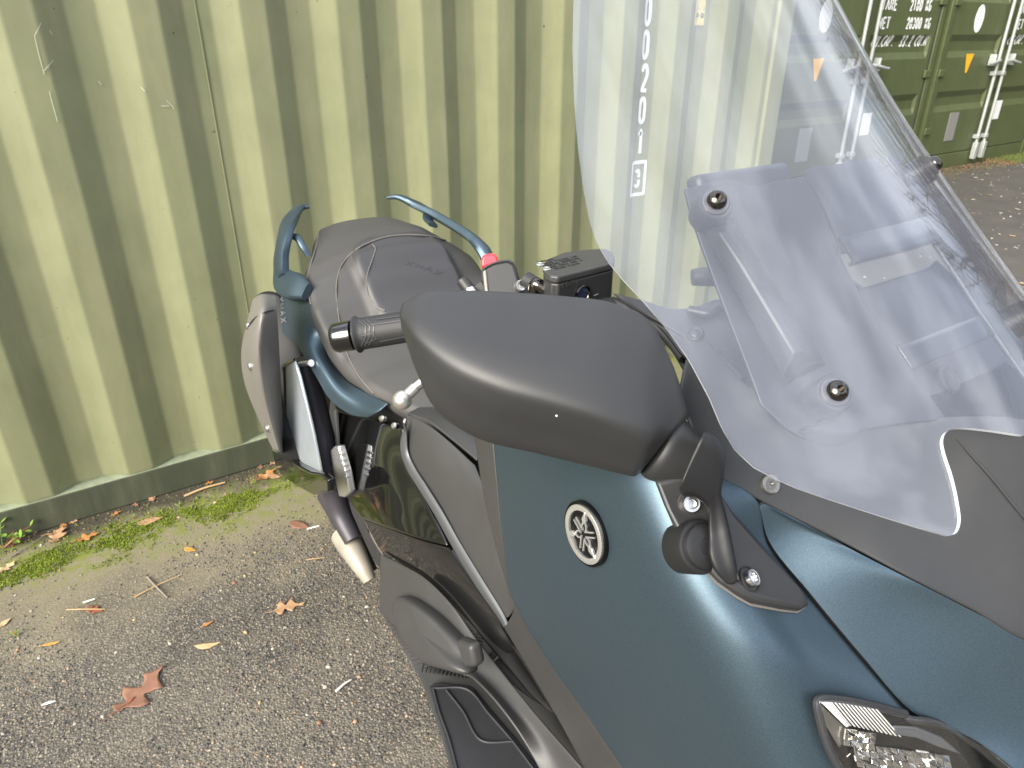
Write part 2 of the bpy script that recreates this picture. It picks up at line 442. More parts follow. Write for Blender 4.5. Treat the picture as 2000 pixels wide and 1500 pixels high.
# --- painted steel of the near container
def painted_steel(name, base, dirt, rough=.55, streak=.5):
    m = bpy.data.materials.new(name); m.use_nodes = True; nt = m.node_tree; N = nt.nodes; L = nt.links; b = N['Principled BSDF']
    tc = N.new('ShaderNodeTexCoord')
    mp = N.new('ShaderNodeMapping'); mp.inputs['Scale'].default_value = (9, 9, 1.3); L.new(tc.outputs['Object'], mp.inputs[0])
    n1 = N.new('ShaderNodeTexNoise'); n1.inputs['Scale'].default_value = 2.2; n1.inputs['Detail'].default_value = 8; n1.inputs['Roughness'].default_value = .65; L.new(mp.outputs[0], n1.inputs['Vector'])
    n2 = N.new('ShaderNodeTexNoise'); n2.inputs['Scale'].default_value = 5; n2.inputs['Detail'].default_value = 7; n2.inputs['Roughness'].default_value = .7; L.new(tc.outputs['Object'], n2.inputs['Vector'])
    r1 = N.new('ShaderNodeValToRGB'); r1.color_ramp.elements[0].position = .42; r1.color_ramp.elements[1].position = .72; L.new(n1.outputs['Fac'], r1.inputs[0])
    r2 = N.new('ShaderNodeValToRGB'); r2.color_ramp.elements[0].position = .38; r2.color_ramp.elements[1].position = .70; L.new(n2.outputs['Fac'], r2.inputs[0])
    mx = N.new('ShaderNodeMix'); mx.data_type = 'RGBA'; mx.inputs[6].default_value = (*base, 1); mx.inputs[7].default_value = (*[c*.84 for c in base], 1); L.new(r2.outputs[0], mx.inputs[0])
    sc = N.new('ShaderNodeMath'); sc.operation = 'MULTIPLY'; sc.inputs[1].default_value = streak; L.new(r1.outputs[0], sc.inputs[0])
    mx2 = N.new('ShaderNodeMix'); mx2.data_type = 'RGBA'; mx2.inputs[7].default_value = (*dirt, 1); L.new(sc.outputs[0], mx2.inputs[0]); L.new(mx.outputs[2], mx2.inputs[6])
    # chips and specks
    n3 = N.new('ShaderNodeTexNoise'); n3.inputs['Scale'].default_value = 55; n3.inputs['Detail'].default_value = 3; L.new(tc.outputs['Object'], n3.inputs['Vector'])
    r3 = N.new('ShaderNodeValToRGB'); r3.color_ramp.elements[0].position = .735; r3.color_ramp.elements[1].position = .75; L.new(n3.outputs['Fac'], r3.inputs[0])
    mx3 = N.new('ShaderNodeMix'); mx3.data_type = 'RGBA'; mx3.inputs[7].default_value = (.06, .055, .035, 1); L.new(r3.outputs[0], mx3.inputs[0]); L.new(mx2.outputs[2], mx3.inputs[6])
    L.new(mx3.outputs[2], b.inputs['Base Color']); b.inputs['Roughness'].default_value = rough; b.inputs['Specular IOR Level'].default_value = .35
    bp = N.new('ShaderNodeBump'); bp.inputs['Strength'].default_value = .12; bp.inputs['Distance'].default_value = .004; L.new(n2.outputs['Fac'], bp.inputs['Height']); L.new(bp.outputs[0], b.inputs['Normal'])
    return m
M_CONT = painted_steel('sage_green_paint', (.212, .224, .122), (.275, .26, .16), .5, .45)
M_RAIL = painted_steel('dirty_green_rail', (.060, .068, .042), (.13, .13, .085), .75, .6)
M_DGREEN = painted_steel('olive_green_paint', (.085, .105, .045), (.115, .12, .06), .5, .3)
M_WHITE = mat('white_lettering', (.78, .78, .76), .6)
M_YELLOW = mat('yellow_decal', (.62, .54, .22), .5)
M_ORANGE = mat('orange_decal', (.85, .42, .02), .5)
M_DARKINK = mat('dark_ink', (.05, .045, .03), .6)
M_GALV = mat('galvanised_bar', (.42, .44, .42), .5, .35, .15, 30)
M_RUBBER = mat('door_gasket', (.025, .025, .03), .7)
M_GREYPLATE = mat('grey_plate', (.30, .30, .28), .45, .3)

XL, XR = -3.74, 2.33
PIT = .278
x0 = P(408, 0, y=INN).x            # a corner where the inner flat turns into the outward slope
while x0 > XL+PIT: x0 -= PIT
def corr(x):
    """depth of the corrugated sheet at x"""
    t = (x-x0) % PIT
    if t < .068: return INN+(OUT-INN)*t/.068
    if t < .140: return OUT
    if t < .208: return OUT+(INN-OUT)*(t-.140)/.068
    return INN
near = empty('shipping_container', (0, WALL, 0), 'sage green corrugated container with a white painted number, its long side behind the scooter', 'container', 'green shipping containers')
def wall_mesh():
    xs = [XL+.05]; x = x0
    while x < XR-.06:
        for t in (0, .005, .063, .068, .073, .135, .140, .145, .203, .208, .213, .273):
            if XL+.05 < x+t < XR-.06: xs.append(x+t)
        x += PIT
    xs.append(XR-.06)
    zs = [.100, .103]+[.15+.09*i for i in range(26)]+[2.49]
    V = []
    for z in zs:
        for x in xs:
            # pressed bends have a small radius
            y = (corr(x-.005)+corr(x)*2+corr(x+.005))/4
            y += .0035*noise.noise(Vector((x*2.6, z*2.2, 3)))*min(1, (z-.1)*6)+.0012*noise.noise(Vector((x*8, z*5, 9)))*min(1, (z-.1)*6)
            V.append(Vector((x, y, z)))
    return V, face_cam(V, grid_faces(len(zs), len(xs)))
wv, wf = wall_mesh()
o = obj('side_panel', wv, wf, M_CONT, near, False); mod_solid(o, .002)
box('bottom_rail', (XL+.1, WALL, .0), (XR-.1, WALL+.07, .10), M_RAIL, near, .003)
box('top_rail', (XL+.1, WALL-.004, 2.49), (XR-.1, WALL+.07, 2.56), M_CONT, near, .003)
for xa in (XL, XR-.1): box('corner_post', (xa, WALL-.012, 0), (xa+.1, WALL+.16, 2.59), M_CONT, near, .006)
box('roof', (XL, WALL+.07, 2.54), (XR, WALL+2.43, 2.58), M_CONT, near, .003)
box('end_wall', (XR-.05, WALL+.16, .02), (XR-.012, WALL+2.43, 2.54), M_CONT, near)
box('end_wall', (XL+.012, WALL+.16, .02), (XL+.05, WALL+2.43, 2.54), M_CONT, near)
box('floor_panel', (XL+.1, WALL+.07, .08), (XR-.1, WALL+2.43, .1), M_RAIL, near)
# weld bead of a sheet joint, and the pale scuffed ledge of the rail
sx_ = P(418, 225, y=INN).x
tube('weld_seam', [(sx_, INN-.0015, .101), (sx_, INN-.0015, 2.48)], .0026, M_CONT, near, 6)
M_LEDGE = mat('pale_ledge', (.25, .28, .19), .7, 0, .35, 40)
V, F = [], []
n_ = 240
for i in range(n_+1):
    x = XL+.12+(XR-XL-.24)*i/n_
    yy = corr(x)
    V += [Vector((x, WALL+.0012, .1005)), Vector((x, yy+.0005, .1008)), Vector((x, yy-.0018, .1075+.002*noise.noise(Vector((x*30, 0, 0)))))]
for i in range(n_):
    a = i*3; F += [(a, a+3, a+4, a+1), (a+1, a+4, a+5, a+2)]
obj('ledge_sealant', V, face_cam(V, F), M_LEDGE, near, False)
# number running down the wall
def wallmap(u0, v0, scale=1.0):
    c = P(u0, v0, y=OUT)
    return lambda a, b, lift: Vector((c.x+a, corr(c.x+a)-.0032-lift, c.z+b))
def plain(V3): return V3
k_ = .0
for ch, (uu, vv) in zip('002013', [(1277, 21), (1272, 88), (1270, 153), (1265, 217), (1261, 279), (1255, 351)]):
    w, h = (.036, .092) if ch != '3' else (.026, .066)
    st = [[(px*w-w/2, py*h-h/2) for px, py in s] for s in GL[ch]]
    sw = .0155 if ch != '3' else .013
    strokes_mesh('number_digit', st, sw, wallmap(uu, vv), M_WHITE if ch != '3' else M_WHITE, near, .006)
fr = [[(-.042, -.066), (.042, -.066), (.042, .066), (-.042, .066), (-.042, -.066)]]
strokes_mesh('check_digit_frame', fr, .014, wallmap(1255, 351), M_WHITE, near, .006)
c = P(1378, 12, y=OUT)
V, F = [], []
for i in range(13):
    for j in range(2):
        x = c.x-.035+.07*i/12; V.append(Vector((x, corr(x)-.0035, c.z-.068+.16*j)))
F = grid_faces(13, 2)
F = face_cam(V, [(2*i, 2*i+2, 2*i+3, 2*i+1) for i in range(12)])
o = obj('yellow_sticker', V, F, M_YELLOW, near, False); mod_solid(o, .0006)
for a_, txt in ((-.016, '8\''), (.014, '6"')):
    st, w_ = text_strokes(txt, .020, .016, .004)
    strokes_mesh('sticker_print', [[(a_+q, -.042+p) for p, q in s] for s in st], .0045, wallmap(1378, 12), M_DARKINK, o, .004)
# chalky scratches
M_SCR = mat('scratch', (.42, .46, .34), .7)
def scratch(pts, w=.0022):
    c0 = P(pts[0][0], pts[0][1], y=OUT)
    ab = []
    for (u, v) in pts:
        q = P(u, v, y=OUT); q = P(u, v, y=corr(q.x)); ab.append((q.x-c0.x, q.z-c0.z))
    return ab, c0
scr = [[(80, 45), (67, 70), (75, 105), (86, 145)], [(86, 138), (104, 117)], [(96, 178), (100, 195), (112, 238)], [(274, 170), (283, 178)], [(314, 207), (330, 207)], [(325, 196), (337, 208), (339, 213)], [(192, 158), (198, 166)], [(97, 60), (102, 68)]]
for s in scr:
    ab, c0 = scratch(s)
    strokes_mesh('paint_scratch', [ab], .0017, (lambda c0: (lambda a, b, lift: Vector((c0.x+a, corr(c0.x+a)-.0032-lift, c0.z+b))))(c0), M_SCR, near, .01, .0003)

# --- the row of containers further back, door ends facing the yard
DY = 4.2
def door_profile():
    # (z, recess): horizontal pressings of a container door
    return [(.16, .0), (.52, .0), (.60, 0), (.66, .032), (.74, .032), (.80, 0), (1.12, 0), (1.18, .032), (1.27, .032), (1.33, 0), (1.62, 0), (1.68, .032), (1.78, .032), (1.84, 0), (2.44, 0)]
def far_container(xa, label):
    root = empty('shipping_container', (xa, DY, 0), label, 'container', 'green shipping containers')
    W = 2.438; xm = xa+W/2
    box('door_sill', (xa+.05, DY-.01, 0), (xa+W-.05, DY+.1, .15), M_DGREEN, root, .005)
    for x in (xa, xa+W-.07): box('corner_post', (x, DY-.02, 0), (x+.07, DY+.14, 2.59), M_DGREEN, root, .006)
    box('header', (xa+.07, DY-.01, 2.46), (xa+W-.07, DY+.1, 2.59), M_DGREEN, root, .005)
    for sx, nm in ((-1, 'left'), (1, 'right')):
        a, b = (xa+.08, xm-.012) if sx < 0 else (xm+.012, xa+W-.08)
        V = []; pr = door_profile()
        fx = .055
        for z, r in pr:
            V += [Vector((a, DY, z)), Vector((a+fx, DY, z)), Vector((a+fx+.012, DY+r, z)), Vector((b-fx-.012, DY+r, z)), Vector((b-fx, DY, z)), Vector((b, DY, z))]
        d = obj('door', V, face_cam(V, grid_faces(len(pr), 6)), M_DGREEN, root, False); mod_solid(d, .03)
        # gasket
        gx = xm-.010 if sx < 0 else xm+.003
        box('gasket', (gx, DY-.008, .15), (gx+.007, DY+.01, 2.45), M_RUBBER, d)
        hx = xa+.072 if sx < 0 else xa+W-.087
        box('gasket', (hx, DY-.006, .15), (hx+.015, DY+.012, 2.45), M_RUBBER, d)
        for z in (.42, .98, 1.62, 2.2):
            hb = xa+.035 if sx < 0 else xa+W-.135
            box('hinge', (hb, DY-.032, z-.035), (hb+.1, DY-.005, z+.035), M_DGREEN, d, .006)
        bx = xm+sx*.085
        tube('lock_bar', [(bx, DY-.045, .07), (bx, DY-.045, 2.52)], .017, M_GALV, d, 10)
        for z in (.30, .95, 1.75, 2.3):
            box('bar_guide', (bx-.03, DY-.066, z-.022), (bx+.03, DY-.002, z+.022), M_GALV, d, .006)
        prism('cam_lock', [(bx-.028, DY-.075, .06), (bx+.028, DY-.075, .06), (bx+.034, DY-.075, .16), (bx+.028, DY-.075, .24), (bx-.028, DY-.075, .24), (bx-.034, DY-.075, .16)], (0, .05, 0), M_GALV, d, .006)
        hz_ = 1.06
        hd = tube('door_handle', [(bx, DY-.06, hz_+.02), (bx+sx*.05, DY-.085, hz_+.02), (bx+sx*.2, DY-.085, hz_-.005), (bx+sx*.26, DY-.08, hz_-.01)], [.017, .016, .013, .013], M_GALV, d, 8)
        prism('handle_hasp', [(bx+sx*.10, DY-.075, hz_-.03), (bx+sx*.135, DY-.075, hz_-.03), (bx+sx*.135, DY-.075, hz_+.03), (bx+sx*.125, DY-.075, hz_+.085), (bx+sx*.105, DY-.075, hz_+.05)], (0, .07, 0), M_GALV, d, .005)
        if sx < 0:
            e = [Vector((a+.52+.082*math.cos(t), DY-.003, 1.475+.128*math.sin(t))) for t in [2*math.pi*i/28 for i in range(28)]]
            prism('white_oval', e, (0, .0025, 0), M_WHITE, d, 0, False)
            tr = [(-.075, .075), (.075, .075), (.012, -.105), (-.012, -.105)]
            prism('warning_triangle', [Vector((a+.52+p, DY-.003, 1.075+q)) for p, q in tr], (0, .0025, 0), M_ORANGE, d, 0, False)
            box('rating_plate', (a+.42, DY-.006, .29), (a+.60, DY-.001, .58), M_GREYPLATE, d, .001)
        else:
            for row, (t1, t2) in enumerate((('TARE', '2180 KG'), ('NET', '28300 KG'), ('CU.CAP.', '33.2 CU.M'))):
                z = 1.535-.15*row
                for x_, t in ((a+.15, t1), (a+.60, t2)):
                    st, w_ = text_strokes(t, .040 if len(t) > 5 else .05, .085, .012)
                    strokes_mesh('capacity_lettering', st, .017, (lambda x_, z, a=a, b=b: (lambda p, q, lift: Vector((x_+p, DY+door_r(z+q)-.002-lift, z+q))))(x_, z), M_WHITE, d, .02)['kind'] = 'stuff'
            box('notice_plate', (a+.2, DY-.006, .46), (a+.34, DY-.001, .66), M_WHITE, d, .001)
    box('side_wall', (xa+.01, DY+.14, .05), (xa+.04, DY+6, 2.56), M_DGREEN, root)
    box('side_wall', (xa+W-.04, DY+.14, .05), (xa+W-.01, DY+6, 2.56), M_DGREEN, root)
    box('roof', (xa+.01, DY+.1, 2.56), (xa+W-.01, DY+6, 2.585), M_DGREEN, root)
    return root
def door_r(z):
    pr = door_profile()
    for (z0, r0), (z1, r1) in zip(pr, pr[1:]):
        if z0 <= z <= z1: return r0+(r1-r0)*(z-z0)/(z1-z0)
    return 0
xA = P(1852, 12, y=DY).x-2.438-.045
far_container(xA, 'olive green container seen mostly through the windscreen, with white capacity lettering on its right door')
far_container(xA+2.53, 'olive green container cut by the right edge, orange triangle on its left door')
# ================================================================ THE SCOOTER: front half
def paint_teal():
    m = mat('satin_teal_paint', (.066, .098, .125), .41, .74, 0, 8, 0, 200, 0, .1, .5)
    nt = m.node_tree; N = nt.nodes; L = nt.links; b = N['Principled BSDF']
    tc = N['Texture Coordinate']
    v = N.new('ShaderNodeTexNoise'); v.inputs['Scale'].default_value = 1900; v.inputs['Detail'].default_value = 1
    L.new(tc.outputs['Object'], v.inputs['Vector'])
    r = N.new('ShaderNodeValToRGB'); r.color_ramp.elements[0].position = .35; r.color_ramp.elements[1].position = .72
    r.color_ramp.elements[0].color = (.054, .084, .108, 1); r.color_ramp.elements[1].color = (.094, .134, .166, 1)
    L.new(v.outputs['Fac'], r.inputs[0]); L.new(r.outputs[0], b.inputs['Base Color'])
    return m
M_TEAL = paint_teal()
M_COWL = mat('grained_black_plastic', (.026, .0265, .028), .46, 0, .12, 60, .12, 1500, 0, .1, .5)
M_SATIN = mat('satin_black_plastic', (.024, .0242, .025), .45, 0, .15, 25, .10, 1800, 0, .1, .5, rvar=.04)
M_GLOSS = mat('gloss_black', (.006, .006, .006), .06, 0, 0, 8, 0, 200, .6, .03, .5)
M_CONSOLE = mat('dark_grey_plastic', (.042, .0415, .041), .42, 0, .1, 30, .2, 1400)
M_STRIP = mat('satin_silver_strip', (.15, .155, .165), .40, .6)
M_DARK = mat('deep_black', (.012, .012, .013), .6)
M_CHROME = mat('chrome', (.80, .79, .76), .07, 1.0)
M_STEEL = mat('bright_steel', (.72, .71, .69), .22, 1.0, .1, 60)
M_BLKCHROME = mat('black_bolt', (.10, .09, .08), .16, 1.0)
M_INNER = mat('inner_grey_plastic', (.024, .024, .029), .38, 0, .1, 40)
M_RED = mat('red_switch', (.75, .03, .05), .35, 0, 0, 8, 0, 200, .3, .1)

scooter = empty('scooter', (0, .9, 0), 'dark teal and black scooter with a tall clear windscreen, parked beside the green container', 'scooter')

# ---- windscreen surface: y as a function of x and z
YC = [(.80, -.06), (.95, .042), (1.00, .085), (1.05, .132), (1.10, .187), (1.15, .245), (1.237, .340), (1.30, .405), (1.384, .482), (1.46, .545), (1.56, .62)]
def yc(z):
    pts = YC
    if z <= pts[0][0]: return pts[0][1]+(z-pts[0][0])*1.0
    for i in range(len(pts)-1):
        if z <= pts[i+1][0]:
            z0, y0 = pts[i]; z1, y1 = pts[i+1]
            s0 = (pts[i+1][1]-pts[i-1][1])/(pts[i+1][0]-pts[i-1][0]) if i > 0 else (y1-y0)/(z1-z0)
            s1 = (pts[i+2][1]-y0)/(pts[i+2][0]-z0) if i+2 < len(pts) else (y1-y0)/(z1-z0)
            h = z1-z0; t = (z-z0)/h
            return y0*(2*t**3-3*t*t+1)+s0*h*(t**3-2*t*t+t)+y1*(-2*t**3+3*t*t)+s1*h*(t**3-t*t)
    return pts[-1][1]+(z-pts[-1][0])*.8
CX = 2.0
def scr_y(x, z): return yc(z)+CX*x*x
def PS(u, v, dk=0.0):
    """where pixel (u, v) meets the windscreen's outer surface (dk deeper)"""
    d = ray(u, v); lo, hi = .30, 1.3
    f = lambda k: (CAM.y+d.y*k)-scr_y(CAM.x+d.x*k, CAM.z+d.z*k)
    for _ in range(60):
        mid = (lo+hi)/2
        if f(mid) < 0: lo = mid
        else: hi = mid
    return CAM+d*(lo+dk)
def coons(top, bottom, left, right, nu, nv):
    """four boundary curves (lists) -> grid; top/bottom run left to right, left/right run top to bottom"""
    T = cr(top, nu); B = cr(bottom, nu); Lf = cr(left, nv); Rt = cr(right, nv)
    g = []
    for i in range(nv+1):
        t = i/nv; row = []
        for j in range(nu+1):
            s = j/nu
            row.append(Lf[i]*(1-s)+Rt[i]*s+T[j]*(1-t)+B[j]*t-(T[0]*(1-s)*(1-t)+T[nu]*s*(1-t)+B[0]*(1-s)*t+B[nu]*s*t))
        g.append(row)
    return g
EDGE = [(1128, -70), (1120, 0), (1118, 90), (1121, 190), (1128, 280), (1138, 360), (1150, 425), (1164, 470), (1186, 508), (1216, 545), (1256, 587), (1302, 640), (1346, 702), (1385, 775), (1410, 835), (1437, 880), (1480, 919), (1560, 955), (1650, 985), (1750, 1017), (1828, 1041), (1850, 1047)]
NOTCH = [(1850, 1047), (1868, 1041), (1876, 1020), (1871, 975), (1860, 928), (1846, 885), (1842, 860), (1850, 843), (1872, 836), (1930, 840), (2000, 850)]
eL = [PS(u, v) for u, v in EDGE]
bL = [PS(u, v) for u, v in NOTCH]
def flat(p): return Vector((p.x, 0, p.z))
topz = 1.47
wz = sorted([(p.z, -p.x) for p in eL])
wz += [(wz[-1][0]+.03, wz[-1][1]-.004), (topz, wz[-1][1]-.022), (topz+.03, wz[-1][1]-.045)]
wz = [(wz[0][0]-.05, wz[0][1])]+wz
def halfw(z):
    for (z0, w0), (z1, w1) in zip(wz, wz[1:]):
        if z <= z1: return w0+(w1-w0)*max(0, (z-z0)/(z1-z0)) if z1 > z0 else w0
    return wz[-1][1]
bLf = cr(bL, 60)
nb_ = [(max(-1, min(0, p.x/halfw(p.z))), p.z) for p in bLf]
nb_[0] = (-1, nb_[0][1])
for i in range(1, len(nb_)): nb_[i] = (max(nb_[i][0], nb_[i-1][0]+.0012), nb_[i][1])
nb_ = [q for q in nb_ if q[0] < -.04]
def zbot(s):
    s = -abs(s)
    if s >= nb_[-1][0]: return nb_[-1][1]
    for (s0, z0), (s1, z1) in zip(nb_, nb_[1:]):
        if s <= s1: return z0+(z1-z0)*(s-s0)/(s1-s0)
NV = 90
ss = [q[0] for q in nb_]
fine = []
for s0, s1 in zip(ss, ss[1:]):
    n = max(1, int((s1-s0)/.02)); fine += [s0+(s1-s0)*i/n for i in range(n)]
fine += [ss[-1]]
n = max(1, int(-ss[-1]/.03)); fine += [ss[-1]*(1-i/n) for i in range(1, n)]
fine = fine+[0.0]+[-q for q in reversed(fine)]
NU = len(fine)-1
g = []
for i in range(NV+1):
    t = i/NV; row = []
    for q in fine:
        z = (topz+.028*(1-q*q))*(1-t)+zbot(q)*t
        row.append(Vector((q*halfw(z), 0, z)))
    g.append(row)
def screen_material():
    m = bpy.data.materials.new('clear_polycarbonate'); m.use_nodes = True; nt = m.node_tree; N = nt.nodes; L = nt.links
    N.remove(N['Principled BSDF']); out = N['Material Output']
    tr = N.new('ShaderNodeBsdfTransparent'); tr.inputs[0].default_value = (.965, .975, .985, 1)
    gl = N.new('ShaderNodeBsdfGlossy'); gl.inputs['Roughness'].default_value = .015
    fr = N.new('ShaderNodeFresnel'); fr.inputs['IOR'].default_value = 1.58
    gm = N.new('ShaderNodeNewGeometry'); iv = N.new('ShaderNodeMapRange'); iv.inputs[3].default_value = 1.72; iv.inputs[4].default_value = 1/1.72
    L.new(gm.outputs['Backfacing'], iv.inputs[0]); L.new(iv.outputs[0], fr.inputs['IOR'])
    m1 = N.new('ShaderNodeMixShader'); L.new(fr.outputs[0], m1.inputs[0]); L.new(tr.outputs[0], m1.inputs[1]); L.new(gl.outputs[0], m1.inputs[2])
    # dust and scuff film, tinted blue to paint in the veil of reflected sky
    df = N.new('ShaderNodeBsdfDiffuse'); df.inputs[0].default_value = (.76, .80, .96, 1)
    tl = N.new('ShaderNodeBsdfTranslucent'); tl.inputs[0].default_value = (.76, .80, .96, 1)
    ad = N.new('ShaderNodeMixShader'); ad.inputs[0].default_value = .5; L.new(df.outputs[0], ad.inputs[1]); L.new(tl.outputs[0], ad.inputs[2])
    tc = N.new('ShaderNodeTexCoord')
    nz = N.new('ShaderNodeTexNoise'); nz.inputs['Scale'].default_value = 9; nz.inputs['Detail'].default_value = 6; L.new(tc.outputs['Object'], nz.inputs['Vector'])
    mr = N.new('ShaderNodeMapRange'); mr.inputs[1].default_value = .3; mr.inputs[2].default_value = .7; mr.inputs[3].default_value = .04; mr.inputs[4].default_value = .08; L.new(nz.outputs['Fac'], mr.inputs[0])
    m2 = N.new('ShaderNodeMixShader'); L.new(mr.outputs[0], m2.inputs[0]); L.new(m1.outputs[0], m2.inputs[1]); L.new(ad.outputs[0], m2.inputs[2])
    L.new(m2.outputs[0], out.inputs[0])
    return m
M_SCREEN = screen_material()
M_SCRIM = mat('polished_screen_edge', (.72, .76, .82), .18, 0, 0, 8, 0, 200, .4, .05)
sv = [Vector((p.x, scr_y(p.x, p.z), p.z)) for r in g for p in r]
sf = face_cam(sv, grid_faces(NV+1, NU+1), CAM)
# outer face, inner face 3.5 mm behind it and the cut edge between them
def normals_of(v, nr, nc):
    out = []
    for i in range(nr):
        for j in range(nc):
            a = v[i*nc+min(j+1, nc-1)]-v[i*nc+max(j-1, 0)]; b = v[min(i+1, nr-1)*nc+j]-v[max(i-1, 0)*nc+j]
            n = a.cross(b)
            out.append(n.normalized() if n.length > 1e-12 else Vector((0, -1, 0)))
    return out
def srf_normal(x, z):
    e = 1e-4
    return Vector((-(scr_y(x+e, z)-scr_y(x-e, z))/(2*e), 1, -(scr_y(x, z+e)-scr_y(x, z-e))/(2*e))).normalized()*-1   # outward (-y)
sin_ = [p-srf_normal(p.x, p.z)*.0035 for p in sv]
windscreen = obj('windscreen', sv+sin_, sf+[tuple(reversed([i+len(sv) for i in f])) for f in sf], M_SCREEN, scooter, True)
# rim
bi = [j for j in range(NU+1)]+[i*(NU+1)+NU for i in range(1, NV+1)]+[NV*(NU+1)+j for j in range(NU-1, -1, -1)]+[i*(NU+1) for i in range(NV-1, 0, -1)]
rv = [sv[i] for i in bi]+[sin_[i] for i in bi]; nb = len(bi)
rim = obj('screen_rim', rv, [(i, (i+1) % nb, nb+(i+1) % nb, nb+i) for i in range(nb)], M_SCRIM, windscreen, True)

# ---- main side fairing
def rows3(rows): return [[P(u, v, x=x) for u, v, x in r] for r in rows]
FAIR = [
 [(962, 850, -.270), (1040, 850, -.281), (1150, 865, -.283), (1230, 885, -.279), (1290, 900, -.268), (1345, 913, -.252), (1400, 926, -.230)],
 [(972, 960, -.276), (1050, 960, -.286), (1160, 960, -.289), (1255, 962, -.285), (1325, 966, -.270), (1395, 970, -.243), (1478, 976, -.205)],
 [(982, 1060, -.278), (1060, 1060, -.290), (1180, 1060, -.293), (1300, 1060, -.287), (1375, 1060, -.268), (1435, 1060, -.238), (1500, 1062, -.200)],
 [(1000, 1168, -.272), (1080, 1160, -.289), (1220, 1160, -.293), (1350, 1160, -.286), (1430, 1160, -.265), (1505, 1162, -.228), (1580, 1165, -.187)],
 [(1060, 1275, -.260), (1140, 1262, -.284), (1270, 1262, -.289), (1402, 1262, -.282), (1490, 1264, -.261), (1580, 1275, -.220), (1680, 1285, -.168)],
 [(1140, 1390, -.250), (1220, 1375, -.276), (1345, 1372, -.282), (1462, 1372, -.274), (1550, 1374, -.250), (1650, 1384, -.204), (1776, 1394, -.146)],
 [(1215, 1500, -.243), (1300, 1500, -.266), (1410, 1500, -.271), (1525, 1500, -.262), (1620, 1500, -.232), (1730, 1500, -.181), (1870, 1500, -.120)],
 [(1290, 1610, -.235), (1370, 1620, -.252), (1480, 1630, -.256), (1600, 1635, -.245), (1700, 1640, -.210), (1820, 1640, -.155), (1960, 1640, -.09)]]
fair = patch('side_fairing', rows3(FAIR), M_TEAL, scooter, 60, 60, .003, .0012)
EDG = [[(926, 850, -.252), (943, 850, -.264), (961, 851, -.2695)], [(943, 960, -.258), (957, 960, -.270), (971, 960, -.2755)], [(966, 1060, -.262), (973, 1060, -.272), (981, 1060, -.2775)], [(996, 1166, -.264), (997, 1167, -.268), (999, 1168, -.2715)]]
patch('fairing_edge', rows3(EDG), M_CONSOLE, scooter, 10, 40, .003, .001)  # grey plastic colour stands in for ground and wall reflected in the rolled edge
NOSE = [
 [(1484, 990, -.2035), (1488, 986, -.202), (1494, 985, -.200)],
 [(1504, 1060, -.199), (1560, 1035, -.178), (1640, 1061, -.158)],
 [(1585, 1162, -.187), (1680, 1118, -.155), (1780, 1133, -.128)],
 [(1685, 1282, -.168), (1790, 1200, -.126), (1900, 1194, -.094)],
 [(1783, 1391, -.146), (1890, 1290, -.100), (2010, 1252, -.062)],
 [(1850, 1420, -.125), (1960, 1380, -.080), (2100, 1312, -.030)],
 [(1915, 1452, -.105), (2040, 1440, -.055), (2180, 1372, .0)],
 [(2000, 1520, -.085), (2090, 1510, -.045), (2260, 1440, .0)],
 [(2080, 1620, -.065), (2170, 1600, -.03), (2340, 1520, .0)]]
nose = patch('front_fairing', rows3(NOSE), M_TEAL, scooter, 30, 44, .003, .0012)
SEAMB = [[(1478, 984, -.199), (1492, 984, -.197)], [(1496, 1062, -.195), (1516, 1056, -.193)], [(1576, 1166, -.182), (1598, 1158, -.180)], [(1676, 1288, -.163), (1698, 1278, -.160)], [(1768, 1396, -.142), (1798, 1388, -.138)], [(1850, 1500, -.115), (1890, 1490, -.11)]]
patch('seam_backing', rows3(SEAMB), M_DARK, scooter, 4, 40, .003, 0)
COWL = [
 [(1330, 770, -.248), (1372, 880, -.240), (1402, 926, -.231), (1480, 974, -.2045), (1640, 1056, -.159), (1780, 1129, -.129), (1900, 1191, -.095), (2030, 1258, -.056)],
 [(1335, 740, -.236), (1385, 850, -.224), (1430, 885, -.208), (1520, 925, -.180), (1655, 990, -.144), (1790, 1060, -.110), (1900, 1110, -.080), (2040, 1165, -.042)],
 [(1345, 700, -.222), (1420, 810, -.198), (1480, 840, -.180), (1570, 868, -.155), (1690, 912, -.120), (1800, 950, -.090), (1915, 975, -.062), (2055, 1010, -.022)],
 [(1380, 660, -.200), (1460, 750, -.178), (1530, 775, -.160), (1630, 800, -.128), (1740, 818, -.095), (1850, 815, -.068), (1965, 815, -.036), (2065, 830, -.008)]]
def whole(rows):
    out = []
    for r in rows:
        e = r[-1]; m_ = Vector((0, e.y-abs(e.x)*.22, e.z+abs(e.x)*.10))
        out.append(r+[m_]+[mirx(q) for q in reversed(r)])
    return out
cowl = patch('screen_cowl', whole(rows3(COWL)), M_COWL, scooter, 120, 30, .003, .0015)

